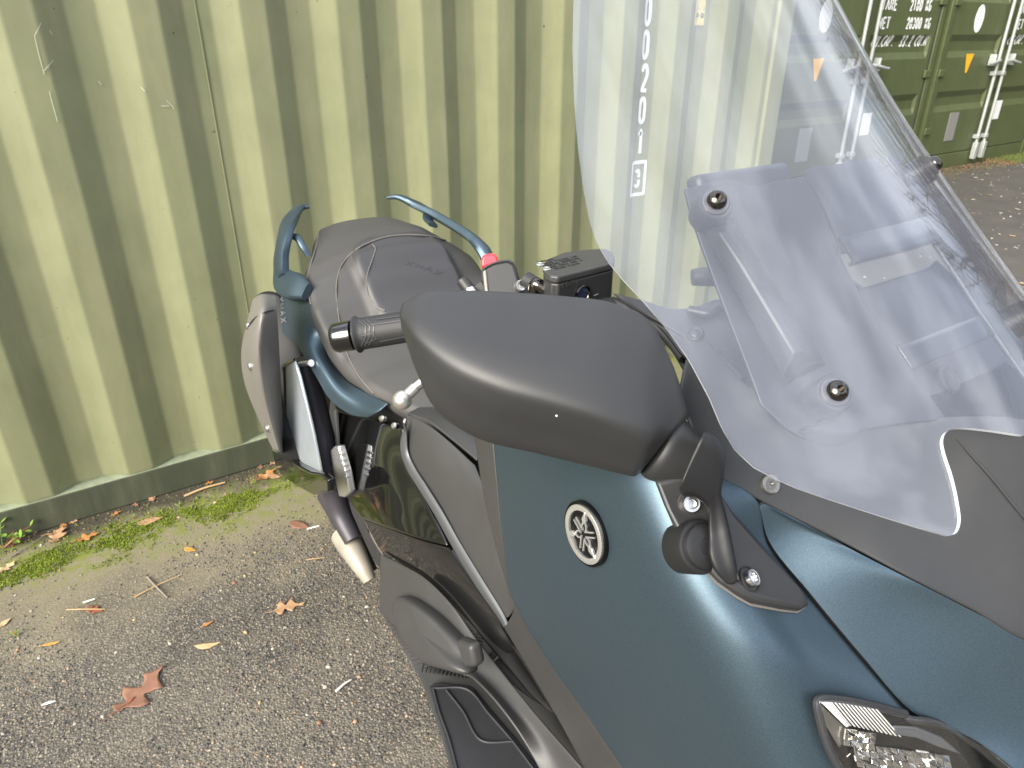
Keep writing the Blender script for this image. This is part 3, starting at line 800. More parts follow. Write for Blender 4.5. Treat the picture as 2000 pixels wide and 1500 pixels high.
# ---- mirror
MIR = [  # top, crease, bottom, depth of rim, bulge
 ((786, 592), (780, 612), (784, 640), .534, .004),
 ((828, 571), (812, 650), (812, 722), .534, .022),
 ((900, 567), (885, 700), (850, 798), .535, .038),
 ((1000, 571), (985, 742), (930, 854), .536, .048),
 ((1100, 578), (1085, 772), (1050, 885), .537, .052),
 ((1190, 590), (1180, 802), (1150, 909), .538, .052),
 ((1262, 621), (1240, 830), (1215, 925), .539, .048),
 ((1310, 703), (1275, 850), (1238, 930), .539, .040),
 ((1347, 812), (1300, 856), (1247, 927), .539, .026)]
def mirror_rings():
    rings = []
    for (T, C, B, k, bu) in MIR:
        mid = lambda a, b, f: (a[0]*(1-f)+b[0]*f, a[1]*(1-f)+b[1]*f)
        rings.append([P(*T, k=k), P(*mid(T, C, .06), k=k-bu*.14), P(*mid(T, C, .42), k=k-bu*.54), P(*mid(T, C, .78), k=k-bu*.88), P(*mid(C, B, .10), k=k-bu*.985), P(*mid(C, B, .36), k=k-bu*.84), P(*mid(C, B, .65), k=k-bu*.55), P(*mid(C, B, .96), k=k-bu*.20), P(*B, k=k-bu*.02),
                      P(*mid(T, B, .85), k=k+.022), P(*mid(T, B, .15), k=k+.026)])
    return rings
wing = empty('wing_mirror', P(1440, 1130, x=-.23), parent=scooter)
housing = loft('mirror_housing', mirror_rings(), M_SATIN, wing, 66, 60, True)
gl_c = [P(*((T[0]*(1-f)+B[0]*f), (T[1]*(1-f)+B[1]*f)), k=k+.028) for (T, C, B, k, bu) in MIR[1:8] for f in (.18, .8)]
mg = gl_c[0::2]+gl_c[1::2][::-1]
prism('mirror_glass', mg, FWD*.004, M_CHROME, wing, .001)
E1 = RIGHT*(-.50)+DOWN*.866
def ring3(u, v, k, r, n=20, sq=.85):
    c = P(u, v, k=k); return [c+E1*(r*math.cos(2*math.pi*i/n))+FWD*(r*sq*math.sin(2*math.pi*i/n)) for i in range(n)]
loft('mirror_collar', [ring3(1286, 868, .547, .0262), ring3(1296, 874, .547, .0272), ring3(1312, 884, .548, .0258), ring3(1334, 896, .548, .0222), ring3(1350, 903, .548, .0205)], M_SATIN, wing, 36, 14)
loft('collar_ring', [ring3(1344, 899, .5475, .0200), ring3(1346, 900, .5475, .0218), ring3(1356, 905, .5475, .0218), ring3(1359, 907, .5475, .0205)], M_SATIN, wing, 36, None, sharp=40)
def qring(pts, k, dk):
    f = [P(u, v, k=k) for u, v in pts]
    return f+[P(u, v, k=k+dk) for u, v in reversed(pts)]
# ---- mirror base: triangular plate standing on the fairing
BASE = [(1281, 938), (1300, 985), (1322, 1036), (1362, 1092), (1400, 1136), (1436, 1163), (1462, 1179), (1520, 1191), (1552, 1195), (1566, 1186), (1558, 1166), (1476, 1068), (1416, 996), (1382, 945), (1340, 925)]
def lift_poly(px, o, lift): return [hit(o, u, v, lift)[0] for u, v in px]
def shrink(px, d):
    cx = sum(p[0] for p in px)/len(px); cy = sum(p[1] for p in px)/len(px); out = []
    for u, v in px:
        l = math.hypot(u-cx, v-cy); out.append((u+(cx-u)*d/l, v+(cy-v)*d/l))
    return out
def standing_plate(name, px, o, m, parent, h, inset, lift0=.0005, foot=None):
    """a plate standing on panel o: foot outline, bevelled shoulder, flat top"""
    r0 = lift_poly(px, o, lift0); r1 = lift_poly(px, o, h*.75); r2 = lift_poly(shrink(px, inset), o, h)
    n = len(px); V = r0+r1+r2; F = []
    for a in (0, n):
        for i in range(n): F.append((a+i, a+(i+1) % n, a+n+(i+1) % n, a+n+i))
    c = sum(r2, Vector())/n; V.append(c)
    for i in range(n): F.append((2*n+i, 2*n+(i+1) % n, 3*n))
    ob = obj(name, V, face_cam(V, F), m, parent, True, 28); mod_bevel(ob, .0015, 2, 25)
    return ob
M_GASK = mat('pale_rubber_gasket', (.14, .125, .115), .6)
standing_plate('base_gasket', shrink(BASE, -5), fair, M_GASK, wing, .0016, 1)
bplate = standing_plate('mirror_base', BASE, fair, M_SATIN, wing, .0095, 13, .001)
def screw(u, v, o, r, parent, lift=0.0, m=None, name='screw', hexr=.45, dome=.35):
    p, n = hit(o, u, v, lift)
    m = m or M_STEEL
    s = lathe(name, [(0, -.002), (r, -.002), (r, .0008), (r*.92, .0022+r*dome*.3), (r*.7, r*dome*.9), (r*hexr, r*dome), (r*hexr, r*dome*.3), (0, r*dome*.3)], p, n, m, parent, 24)
    return s
for (u, v) in ((1348, 983), (1464, 1131)):
    p, n = hit(bplate, u, v, -.0005)
    lathe('screw_well', [(.0098, .0), (.0098, .0012), (.0086, .0014), (.0080, .0002), (0, .0002)], p, n, M_DARK, bplate, 28)
    screw(u, v, bplate, .0066, bplate, .0012, M_STEEL, 'screw', .5, .5)
def front_of(u, v, k, gap):
    p, n = hit(bplate, u, v, 0)
    if p is None: p, n = hit(fair, u, v, 0)
    return k if p is None else min(k, (p-CAM).dot(FWD)-gap)
# pivot knob under the arm
pc, pn = hit(bplate, 1366, 1070, 0)
axis = (-FWD*.86+RIGHT*.40-DOWN*.22).normalized()
ctr = P(1354, 1068, k=front_of(1354, 1068, .60, -.007))
pivot = lathe('pivot_knob', [(0, -.012), (.0195, -.012), (.0200, .007), (.0192, .0095), (.0174, .0105), (.0166, .0105), (.0158, .0132), (.0125, .0150), (.0060, .0154), (.0056, .0150), (0, .0150)], ctr, axis, mat('matt_black_knob', (.012, .012, .0125), .45, 0, .1, 30, .1, 1800, 0, .1, .4), wing, 40)
ARM = [
 ([(1372, 850), (1352, 892), (1330, 946)], .528, .034),
 ([(1396, 866), (1370, 915), (1340, 960)], .525, .034),
 ([(1411, 898), (1384, 945), (1364, 968)], .525, .030),
 ([(1410, 936), (1394, 960), (1378, 978)], .526, .024),
 ([(1406, 968), (1396, 980), (1385, 990)], .527, .020),
 ([(1411, 992), (1398, 1000), (1386, 1008)], .528, .018),
 ([(1420, 1030), (1402, 1038), (1386, 1046)], .531, .016),
 ([(1428, 1070), (1408, 1076), (1387, 1082)], .535, .014),
 ([(1436, 1110), (1418, 1112), (1398, 1112)], .540, .014),
 ([(1441, 1136), (1430, 1142), (1420, 1140)], .545, .012)]
def qring2(pts, k, dk, gap):
    kk = min(front_of(u, v, k, gap) for u, v in pts)
    return qring(pts, kk, dk)
GAPS = [.040, .036, .031, .027, .023, .020, .016, .012, .009, .006]
M_ARM = mat('matt_black_arm', (.011, .011, .012), .48, 0, .1, 30, .1, 1800, 0, .1, .4)
loft('mirror_arm', [qring2(a[0], a[1], a[2], g_) for a, g_ in zip(ARM, GAPS)], M_ARM, wing, 28, 40)

# ---- round badge
M_BCHR = mat('badge_chrome', (.70, .70, .68), .18, .8)
M_BADGE = mat('badge_black', (.004, .004, .004), .35, 0, 0, 8, 0, 200, 0, .1, .2)
bp, bn = hit(fair, 1147, 1041, 0)
bn = (hit(fair, 1120, 1041, 0)[1]+hit(fair, 1174, 1041, 0)[1]+bn).normalized(); bp = bp+bn*.0022
ex = (RIGHT*.30+Vector((0, 0, -1))*.0+FWDH*0).normalized()
badge = lathe('badge', [(.0290, -.004), (.0290, .0012), (.0280, .0020), (.0268, .0012), (.0264, .0006), (0, .0006)], bp, bn, M_BADGE, scooter, 48)
lathe('badge_ring', [(.0262, -.003), (.0262, .0026), (.0252, .0032), (.0211, .0026), (.0207, -.003)], bp, bn, M_BCHR, badge, 48)
b2 = (Vector((0, 0, 1))-bn*bn.z).normalized(); b1 = b2.cross(bn)
def bmap(h0=.0010):
    return lambda a, b, lift: bp+b1*a+b2*b+bn*(h0+lift)
def rot2(pts, a):
    c, s = math.cos(a), math.sin(a); return [(x*c-y*s, x*s+y*c) for x, y in pts]
for k3 in range(3):
    a = math.radians(k3*120+60)
    # one tuning fork: two tines on the far side of the hub, a slotted shoulder and a pointed stem that reaches the ring
    st = [[(-.0022, .0158), (-.0022, .0026)], [(.0022, .0158), (.0022, .0026)],
          [(-.0012, -.0030), (-.0030, -.0058), (-.0026, -.0090), (-.0007, -.0118)], [(.0012, -.0030), (.0030, -.0058), (.0026, -.0090), (.0007, -.0118)]]
    strokes_mesh('tuning_fork', [rot2(q, a) for q in st], .0014, bmap(), M_BCHR, badge, None, .0014)
    tip = rot2([(-.0010, -.0112), (-.0030, -.0150), (0, -.0232), (.0030, -.0150), (.0010, -.0112)], a)
    prism('fork_tip', [bmap()(x, y, 0) for x, y in tip], bn*.0026, M_BCHR, badge, .0002)
cp = [hit(cowl, u, v, .0004)[0] for u, v in ((1868, 858), (1900, 893), (1938, 935), (1970, 975), (2004, 1016))]
if all(q is not None for q in cp): tube('cowl_crease', cp, [.0003, .0012, .0015, .0015, .0015], M_COWL, cowl, 8, 24)
# cowl screw below the windscreen
screw(1503, 946, cowl, .0082, scooter, .0, mat('clear_cap_screw', (.22, .21, .19), .10, .8), 'cowl_screw', .26, .32)

p_, n_ = hit(housing, 1087, 812, 0)
if p_ is not None: lathe('paint_chip', [(0, -.0005), (.0011, -.0004), (.0008, .0004), (0, .0005)], p_, n_, mat('pale_chip', (.55, .53, .48), .6), housing, 8)
# ================================================================ cockpit behind the screen
def PD(u, v, d): return PS(u, v, d)
VIS = [
 [(1337, 369), (1370, 360), (1402, 352), (1440, 353), (1475, 362), (1520, 352), (1572, 344)],
 [(1352, 425), (1385, 415), (1420, 410), (1470, 405), (1520, 400), (1560, 395), (1600, 390)],
 [(1385, 520), (1420, 510), (1460, 500), (1500, 490), (1550, 480), (1600, 480), (1640, 495)],
 [(1430, 640), (1470, 625), (1510, 610), (1560, 600), (1610, 590), (1650, 590), (1690, 590)],
 [(1472, 750), (1520, 740), (1570, 730), (1620, 720), (1680, 715), (1730, 715), (1780, 718)],
 [(1486, 790), (1545, 842), (1600, 864), (1650, 852), (1700, 838), (1760, 828), (1850, 820)]]
visrows = [[PD(u, v, .030+.004*math.sin(3.0*j/6)) for j, (u, v) in enumerate(r)] for r in VIS]
def mirror_copy(o, name=None):
    """the same part on the scooter's other side, mirrored about its middle plane"""
    me = o.data.copy()
    n = len(me.vertices); co = np.empty(n*3); me.vertices.foreach_get('co', co); co[0::3] *= -1; me.vertices.foreach_set('co', co); me.flip_normals(); me.update()
    c = bpy.data.objects.new(name or o.name.split('.')[0], me); COL.objects.link(c)
    for md in o.modifiers:
        nm = c.modifiers.new(md.name, md.type)
        for at in ('thickness', 'offset', 'use_even_offset', 'width', 'segments', 'limit_method', 'angle_limit'):
            if hasattr(md, at): setattr(nm, at, getattr(md, at))
    return c
vis = patch('screen_bracket_panel', visrows, M_INNER, scooter, 36, 40, .004, .001)
setpar(mirror_copy(vis), scooter)
inner = [r[-1] for r in visrows]
# bridge over the top of the opening
Bp = [PD(1582, 327, .030), PD(1645, 319, .030)]
brows = [[inner[0], PD(1580, 329, .030), Bp[1], Vector((0, scr_y(0, Bp[1].z)+.03, Bp[1].z+.002)), mirx(Bp[1]), mirx(PD(1580, 329, .030)), mirx(inner[0])]]
for r in (1, 2):
    a_ = inner[r]; mid = Vector((0, scr_y(0, a_.z)+.034, a_.z))
    brows.append([a_, a_.lerp(mid, .28), a_.lerp(mid, .6), mid, mirx(a_.lerp(mid, .6)), mirx(a_.lerp(mid, .28)), mirx(a_)])
lip = inner[2]; 
brows.append([q+Vector((0, .022, -.004)) for q in brows[-1]])
patch('screen_bridge', brows, M_INNER, scooter, 40, 20, .003, .001)
zz = inner[2].z
patch('opening_frame', [[Vector((x, scr_y(0, z_)+dd+abs(x)*.02, z_)) for x in (-.070, -.035, 0, .035, .070)] for z_, dd in ((zz+.014, .030), (zz-.004, .0315), (zz-.008, .040))], M_GLOSS, scooter, 16, 10, .003, .001)
# recessed hood below the opening
hz = [(1.165, .060), (1.150, .052), (1.12, .050), (1.10, .050)]
patch('dash_hood', [[Vector((x, scr_y(0, z)+d+(.01 if abs(x) > .05 else 0), z)) for x in (-.085, -.05, 0, .05, .085)] for z, d in hz], M_INNER, scooter, 20, 24, .003, .001)
patch('dash_band', [[Vector((x, scr_y(0, z)+.048, z)) for x in (-.066, 0, .066)] for z in (1.132, 1.118)], M_GLOSS, scooter, 8, 4, .003, .0008)
lk = Vector((-.035, scr_y(0, 1.105)+.050, 1.105))
lathe('lock_cover', [(0, -.002), (.012, -.002), (.012, .003), (.010, .0042), (.0088, .0032), (0, .0032)], lk, Vector((0, -.75, .66)), M_COWL, scooter, 28)
# instrument display whose upper edge shows through the opening
M_LCD = mat('display_glass', (.30, .34, .26), .12, 0, .2, 6)
prism('instrument_display', [Vector((-.07, .47, 1.17)), Vector((.07, .47, 1.17)), Vector((.07, .50, 1.235)), Vector((-.07, .50, 1.235))], (0, .02, -.008), M_INNER, scooter, .006)
M_PALEG = mat('pale_green_reflection', (.50, .56, .42), .25, 0, .25, 12)
prism('reflection_plate', [Vector((-.055, .452, 1.165)), Vector((.055, .452, 1.165)), Vector((.055, .468, 1.215)), Vector((-.055, .468, 1.215))], (0, .006, -.002), M_PALEG, scooter, .001)  # pale green plate added to paint in the greenish reflection in the opening
# raised bracket arm with its two domed bolts
def arm_ring(L, r1, r2, R, dl, dr):
    return [PD(*L, dl), PD(*r1, dr), PD(*r2, dr), PD(*R, dl-.002), PD(*R, dl+.012), PD(*L, dl+.012)]
ARMS = [((1372, 440), (1398, 436), (1416, 432), (1438, 428), .027, .024),
        ((1377, 456), (1404, 454), (1420, 452), (1442, 446), .026, .011),
        ((1420, 536), (1448, 520), (1463, 512), (1490, 520), .025, .010),
        ((1478, 645), (1503, 610), (1519, 602), (1548, 610), .025, .010),
        ((1525, 733), (1552, 690), (1568, 684), (1602, 690), .025, .011),
        ((1537, 753), (1572, 715), (1586, 708), (1612, 712), .027, .025)]
def faceted(name, rings, m, parent, bevel=.0015):
    n = len(rings[0]); V = [p for r in rings for p in r]
    bm = bmesh.new(); bv = [bm.verts.new(p) for p in V]
    for f in grid_faces(len(rings), n, True): bm.faces.new([bv[i] for i in f])
    bm.faces.new(bv[:n]); bm.faces.new(bv[-n:])
    o = bm_obj(name, bm, m, parent, True, 25); mod_bevel(o, bevel, 2, 12); return o
brk = faceted('bracket_arm', [arm_ring(*a) for a in ARMS], M_INNER, scooter)
def bolt_at(u, v):
    p = PD(u, v, .004); n = srf_normal(p.x, p.z)
    pad = lathe('bolt_pad', [(0, -.024), (.0165, -.024), (.0150, -.004), (.0135, -.0015), (.0, -.0015)], p, n, M_INNER, scooter, 32)
    lathe('bolt_washer', [(.0, -.001), (.0112, -.001), (.0112, .0010), (.0102, .0020), (.0086, .0016), (0, .0020)], p, n, mat('clear_washer', (.12, .12, .135), .15, .3), pad, 32)
    lathe('bolt_head', [(.0082, .002), (.0082, .0034), (.0074, .0062), (.0054, .0082), (.0029, .0090), (.0029, .0050), (0, .0050)], p, n, M_BLKCHROME, pad, 32)
    # the hole in the screen is edged by a bright ring
    return pad
pads = [bolt_at(1398, 395), bolt_at(1632, 766)]
# the far side's arm and bolts
setpar(mirror_copy(brk), scooter)
for pd in pads:
    c = mirror_copy(pd); setpar(c, scooter)
    for ch in list(pd.children):
        cc = mirror_copy(ch); setpar(cc, c)
# foot of the bracket above the cowl
patch('bracket_foot', [[PD(1560, 845, .030), PD(1610, 870, .030), PD(1655, 868, .030)], [PD(1590, 835, .022), PD(1640, 845, .022), PD(1680, 840, .022)], [PD(1620, 800, .026), PD(1660, 805, .026), PD(1690, 800, .028)]], M_INNER, scooter, 12, 12, .006, .001)
# side panel of the dashboard, running from the bars to the cowl
DASH = [
 [(1196, 572, .735), (1260, 588, .715), (1310, 603, .705), (1355, 600, .70), (1395, 586, .70), (1425, 582, .70)],
 [(1216, 592, .728), (1262, 610, .705), (1310, 630, .692), (1360, 640, .682), (1400, 632, .675), (1445, 650, .665)],
 [(1292, 642, .695), (1325, 658, .684), (1355, 672, .672), (1395, 690, .660), (1435, 705, .650), (1485, 745, .635)],
 [(1330, 690, .672), (1360, 712, .660), (1395, 735, .645), (1440, 760, .632), (1480, 790, .620), (1520, 830, .605)]]
dash = patch('dash_side_panel', [[P(u, v, k=k) for u, v, k in r] for r in DASH], M_INNER, scooter, 30, 24, .004, .001)
setpar(mirror_copy(dash), scooter)
tube('dash_rib', [P(1345, 606, k=.69), P(1385, 612, k=.682), P(1402, 600, k=.684), P(1440, 592, k=.68)], .005, M_INNER, scooter, 10, 16)
tube('dash_rib', [P(1395, 690, k=.655), P(1425, 715, k=.645), P(1452, 742, k=.632)], [.006, .006, .004], M_INNER, scooter, 10, 16)
p, n = hit(dash, 1358, 653, 0)
lathe('dash_screw', [(0, -.002), (.0085, -.002), (.0085, .0015), (.0070, .0028), (.0050, .0020), (.0036, .0032), (0, .0036)], p, n, M_INNER, scooter, 24)
# the far lever and bar stub seen through the screen
tube('clutch_side_lever', [P(1352, 542, k=.86), P(1385, 540, k=.86), P(1425, 544, k=.87), P(1480, 560, k=.88)], [.010, .012, .011, .010], M_SATIN, scooter, 12, 16)
tube('bar_clamp_arm', [P(1400, 640, k=.74), P(1425, 600, k=.76), P(1450, 565, k=.80)], [.010, .009, .010], M_INNER, scooter, 12, 12)

# ================================================================ handlebar, grip, switchgear, brake reservoir
M_GRIP = mat('grip_rubber', (.022, .022, .023), .55, 0, .15, 40, .3, 900)
bar = empty('handlebar', P(980, 590, k=.78), parent=scooter)
g0, g1, g2 = P(648, 661, k=.790), P(775, 641, k=.785), P(985, 585, k=.77)
ga = (g1-g0).normalized()
def gp(t): return g0+ga*t
tube('bar_tube', [gp(.02), g1, g2, P(1180, 600, k=.74), P(1330, 640, k=.76)], .011, M_DARK, bar, 14, 30)
lathe('bar_end', [(0, 0), (.0120, 0), (.0150, .0018), (.0168, .006), (.0168, .0235), (.0155, .0245), (.0120, .0250), (.0120, .030)], g0, ga, M_GLOSS, bar, 36)
gripv = [(.0170, .0275), (.0200, .0275), (.0207, .0290), (.0200, .0308), (.0182, .0325), (.0176, .036), (.0175, .060), (.0172, .100), (.0175, .135), (.0195, .140), (.0195, .143), (0, .143)]
grip = lathe('grip', gripv, g0, ga, M_GRIP, bar, 40)
# moulded chevrons of the grip
gN = (-FWD-ga*(-FWD).dot(ga)).normalized(); gB = ga.cross(gN)
def gripmap(r=.0176):
    return lambda a, b, lift: g0+ga*a+(gN*math.cos(b/r)+gB*math.sin(b/r))*(r+.0001+lift)
M_GRIPLOW = mat('grip_relief', (.05, .05, .052), .38)
sts = []
for i in range(3):
    o_ = .036+.0045*i
    sts.append([(o_, -.014), (o_+.008, -.006+.001*i), (o_+.006, .006), (o_-.002, .016)])
sts += [[(.038, .004), (.0505, .003), (.0530, .010), (.041, .013), (.038, .004)], [(.050, -.006), (.10, -.005)], [(.056, -.012), (.10, -.011)], [(.056, .014), (.10, .012)]]
strokes_mesh('grip_relief', sts, .0011, gripmap(), M_GRIPLOW, grip, .004, .0007)
# switch housing
SW = [(941, 524), (962, 512), (992, 506), (1006, 514), (1014, 540), (1022, 568), (1018, 600), (990, 606), (952, 600), (946, 560)]
sw = prism('switch_housing', [P(u, v, k=.752) for u, v in SW], FWD*.032, M_SATIN, bar, .004, seg=3)
M_PALE = mat('worn_pale_edge', (.26, .24, .215), .5)
tube('switch_seam', [P(950, 575, k=.7508), P(944, 548, k=.7508), P(943, 528, k=.7508), P(962, 515, k=.7508), P(992, 509, k=.7508), P(1004, 514, k=.7512)], .0011, M_SATIN, sw, 8, 24)
prism('switch_flange', [P(u, v, k=.7495) for u, v in [(943, 530), (949, 526), (953, 562), (960, 600), (954, 600), (946, 565)]], FWD*.006, M_PALE, sw, .0012)
prism('stop_switch', [P(u, v, k=.760) for u, v in [(940, 524), (939, 508), (943, 497), (964, 493), (972, 500), (975, 514)]], FWD*.014, M_RED, sw, .003, seg=3)
tube('lever_pivot', [P(903, 548, k=.76), P(926, 578, k=.755)], [.0068, .0066], M_SATIN, bar, 16)
tube('pivot_bolt', [P(918, 566, k=.751), P(924, 576, k=.749)], .0062, M_STEEL, bar, 16)
prism('lever_bracket', [P(u, v, k=.757) for u, v in [(922, 560), (940, 545), (950, 560), (960, 585), (925, 590)]], FWD*.01, M_SATIN, bar, .002)
cs = P(1017, 558, k=.742)
lathe('clamp_screw', [(0, -.006), (.0062, -.006), (.0062, .002), (.0052, .0032), (.0030, .0030), (.0022, .001), (0, .001)], cs, (-FWD+RIGHT*.25).normalized(), M_STEEL, bar, 20)
tube('hose_joint', [P(1028, 546, k=.742), P(1046, 556, k=.736)], [.0085, .0080], M_GRIP, bar, 16)
tube('hose_joint', [P(1043, 572, k=.735), P(1047, 556, k=.732), P(1062, 566, k=.732)], [.0065, .0075, .0078], M_BLKCHROME, bar, 16, 10)
tube('brake_lever', [P(806, 760, k=.722), P(840, 735, k=.724), P(900, 690, k=.73), P(990, 630, k=.735)], [.0052, .0060, .0070, .009], M_STEEL, bar, 14, 24)
bc = P(786, 781, k=.720)
bpy_sph = bmesh.new(); bmesh.ops.create_uvsphere(bpy_sph, u_segments=28, v_segments=18, radius=.0100); bmesh.ops.translate(bpy_sph, verts=bpy_sph.verts, vec=bc)
M_CAST = mat('cast_aluminium', (.66, .64, .60), .34, .9, .2, 300)
bm_obj('lever_ball', bpy_sph, M_CAST, bar)
tube('lever_neck', [P(790, 777, k=.721), P(812, 756, k=.722)], [.0060, .0058], M_CAST, bar, 14)
# brake fluid reservoir
LID = [(1064, 531), (1060, 518), (1068, 506), (1100, 493), (1140, 487), (1180, 485), (1197, 491), (1201, 503), (1199, 513), (1160, 523), (1120, 533), (1090, 540), (1074, 538)]
lidz = 1.150
lid_pts = [P(u, v, z=lidz) for u, v in LID]
M_LID = mat('cast_black_lid', (.055, .054, .053), .42, .3, .2, 60, .3, 900)
res = empty('brake_reservoir', P(1130, 560, k=.73), parent=scooter)
cen = sum(lid_pts, Vector())/len(lid_pts)
def scl(p, s): return cen+(p-cen)*s
lid = prism('reservoir_lid', lid_pts, (0, 0, -.0075), M_LID, res, .002, seg=3)
body = prism('reservoir_body', [scl(p, .975)+Vector((0, 0, -.0078)) for p in lid_pts], (0, 0, -.045), M_SATIN, res, .002, seg=3)
lx = (P(1190, 510, z=lidz)-P(1080, 536, z=lidz)).normalized(); ly = Vector((0, 0, 1)).cross(lx)
lo_ = P(1080, 530, z=lidz)
rowsT = ['WARNING', 'CLEAN FILLER CAP', 'BEFORE REMOVING', 'USE ONLY DOT 4', 'BRAKE FLUID']
for i, t in enumerate(rowsT):
    st, w_ = text_strokes(t, .0021, .0040, .0009)
    strokes_mesh('lid_lettering', st, .0006, (lambda i: (lambda a, b, lift: lo_+lx*(.006+a)+ly*(.030-.0068*i+b)+Vector((0, 0, .0001+lift))))(i), M_DARK, lid, None, .0004)
for (a_, b_) in ((.004, .0255), (.000, .010)):
    lathe('lid_screw', [(0, -.001), (.0045, -.001), (.0045, .0004), (.0038, .0012), (.0016, .0006), (0, .0006)], lo_+lx*a_+ly*b_, (0, 0, 1), M_STEEL, lid, 20)
# front face of the reservoir: sight glass, LOWER mark
fp, fn_ = hit(body, 1137, 574, 0)
M_SIGHT = mat('sight_glass', (.012, .02, .05), .05, 0, 0, 8, 0, 200, .8, .02)
sg = lathe('sight_glass', [(.0098, -.002), (.0098, .0016), (.0086, .0026), (.0074, .0016), (.0072, .0006)], fp, fn_, M_BLKCHROME, body, 32)
lathe('sight_window', [(0, .0003), (.0073, .0003), (.0071, .0010), (0, .0013)], fp, fn_, M_SIGHT, sg, 28)
fx = (Vector((0, 0, 1)).cross(fn_)).normalized(); fu = fn_.cross(fx)
l0, _ = hit(body, 1098, 562, 0)
st, w_ = text_strokes('LOWER', .0034, .0050, .0011)
strokes_mesh('lower_mark', st, .0008, lambda a, b, lift: l0+fx*a+fu*b+fn_*(.0001+lift), M_LID, body, None, .0006)
l1, _ = hit(body, 1160, 577, 0)
strokes_mesh('lower_mark', [[(0, 0), (.0055, .0004)]], .0009, lambda a, b, lift: l1+fx*a+fu*b+fn_*(.0001+lift), M_PALE, body, None, .0005)
# hoses and cables diving behind the mirror
tube('brake_hose', [P(1195, 588, k=.74), P(1250, 615, k=.72), P(1300, 655, k=.70), P(1335, 700, k=.68)], .0052, M_GRIP, scooter, 10, 20)
tube('throttle_cable', [P(1180, 600, k=.76), P(1262, 632, k=.73), P(1312, 676, k=.70), P(1340, 720, k=.68)], .0035, M_GLOSS, scooter, 10, 20)
tube('throttle_cable', [P(1220, 585, k=.76), P(1290, 622, k=.73), P(1330, 655, k=.71), P(1360, 690, k=.69)], .0030, M_DARK, scooter, 10, 20)
# far-side grip
for o in [grip, bar.children[1]]:
    pass
tube('far_bar', [mirx(q) for q in (P(1330, 640, k=.76), P(1180, 600, k=.74), g2, g1, gp(.03))], .0115, M_GRIP, bar, 14, 30)
# ================================================================ THE SCOOTER: seat and rear
def lerp_tab(tab, y):
    if y <= tab[0][0]: return tab[0][1:]
    for a, b in zip(tab, tab[1:]):
        if y <= b[0]:
            t = (y-a[0])/(b[0]-a[0]); t = t*t*(3-2*t)*.5+t*.5
            return tuple(p+(q-p)*t for p, q in zip(a[1:], b[1:]))
    return tab[-1][1:]
#        y     zc    ze    w     low
SEAT = [(.92, .690, .680, .060, .650), (.95, .742, .728, .095, .690), (1.02, .765, .748, .128, .715), (1.10, .775, .756, .156, .722), (1.18, .784, .764, .178, .735), (1.25, .802, .782, .189, .738),
        (1.30, .835, .812, .196, .752), (1.35, .882, .862, .202, .80), (1.40, .922, .896, .194, .845), (1.45, .944, .916, .172, .865), (1.52, .962, .944, .134, .885), (1.58, .970, .956, .098, .90), (1.612, .958, .945, .072, .90), (1.625, .925, .915, .055, .895)]
def padbump(x, y):
    u = abs(x)/.100; v = abs(y-1.355)/.098
    d = (u**4+v**4)**.25
    return .020*max(0, min(1, (1.12-d)/.22))**1 if d < 1.12 else 0
def smooth01(t): t = max(0, min(1, t)); return t*t*(3-2*t)
def seat_z(x, y):
    zc, ze, w, low = lerp_tab(SEAT, y)
    s = min(1, abs(x)/w)
    z = zc+(ze-zc)*s**2.6
    u = abs(x-.016)/.110; v = abs(y-1.352)/.095
    d = (u**4+v**4)**.25
    z += .024*smooth01((1.10-d)/.20)
    return z
def seat_mesh():
    ys = [.92+(1.625-.92)*i/110 for i in range(111)]
    fr_ = [-1+2*i/64 for i in range(65)]
    V = []
    for y in ys:
        zc, ze, w, low = lerp_tab(SEAT, y)
        row = [Vector((-w*.985, y, low)), Vector((-w-.006, y, low+(ze-low)*.45)), Vector((-w-.003, y, ze-.010))]
        row += [Vector((w*f, y, seat_z(w*f, y)-(.004 if abs(f) > .99 else 0))) for f in fr_]
        row += [mirx(q) for q in reversed(row[:3])]
        V += row
    return V, face_cam(V, grid_faces(len(ys), 71), (0, 1.2, 3))
M_VINYL = mat('seat_vinyl', (.060, .058, .056), .50, 0, .15, 7, .35, 700, 0, .1, .4, rvar=.06)
M_VINYL2 = mat('smooth_seat_vinyl', (.042, .041, .043), .42, 0, .12, 7, .15, 900, 0, .1, .45)
M_THREAD = mat('grey_stitching', (.24, .21, .175), .8)
v_, f_ = seat_mesh()
seat = obj('seat', v_, f_, M_VINYL, scooter, True, 60)
seat.data.materials.append(M_VINYL2)
# the pad and the rider's part inside the arched seam are of a smoother vinyl
for pl in seat.data.polygons:
    c_ = pl.center
    u = abs(c_.x-.016)/.110; w_ = abs(c_.y-1.352)/.095
    if (u**4+w_**4)**.25 < 1.0: pl.material_index = 1
def seam_on(o, px, r, m, parent, name, nseg=60, lift=.0006, stitch=True):
    pts = []
    for u, v in px:
        p, n = hit(o, u, v, lift)
        if p is not None: pts.append(p)
    path = cr(pts, nseg)
    sm = tube(name, path, r, m, parent, 6)
    return sm, path
M_SEAM = mat('seat_seam', (.05, .048, .046), .5)
OUTER = [(633, 424), (624, 452), (617, 485), (608, 515), (601, 545), (600, 560), (603, 576), (608, 596)]
INNERP = [(938, 505), (905, 485), (870, 470), (835, 462), (795, 460), (755, 464), (726, 473), (700, 486), (680, 503), (665, 524), (658, 550), (657, 580), (661, 615), (667, 655), (678, 692), (692, 720), (708, 745), (730, 770)]
PADL = [(727, 479), (733, 486), (728, 505), (718, 535), (716, 560), (722, 582), (735, 600), (752, 608)]
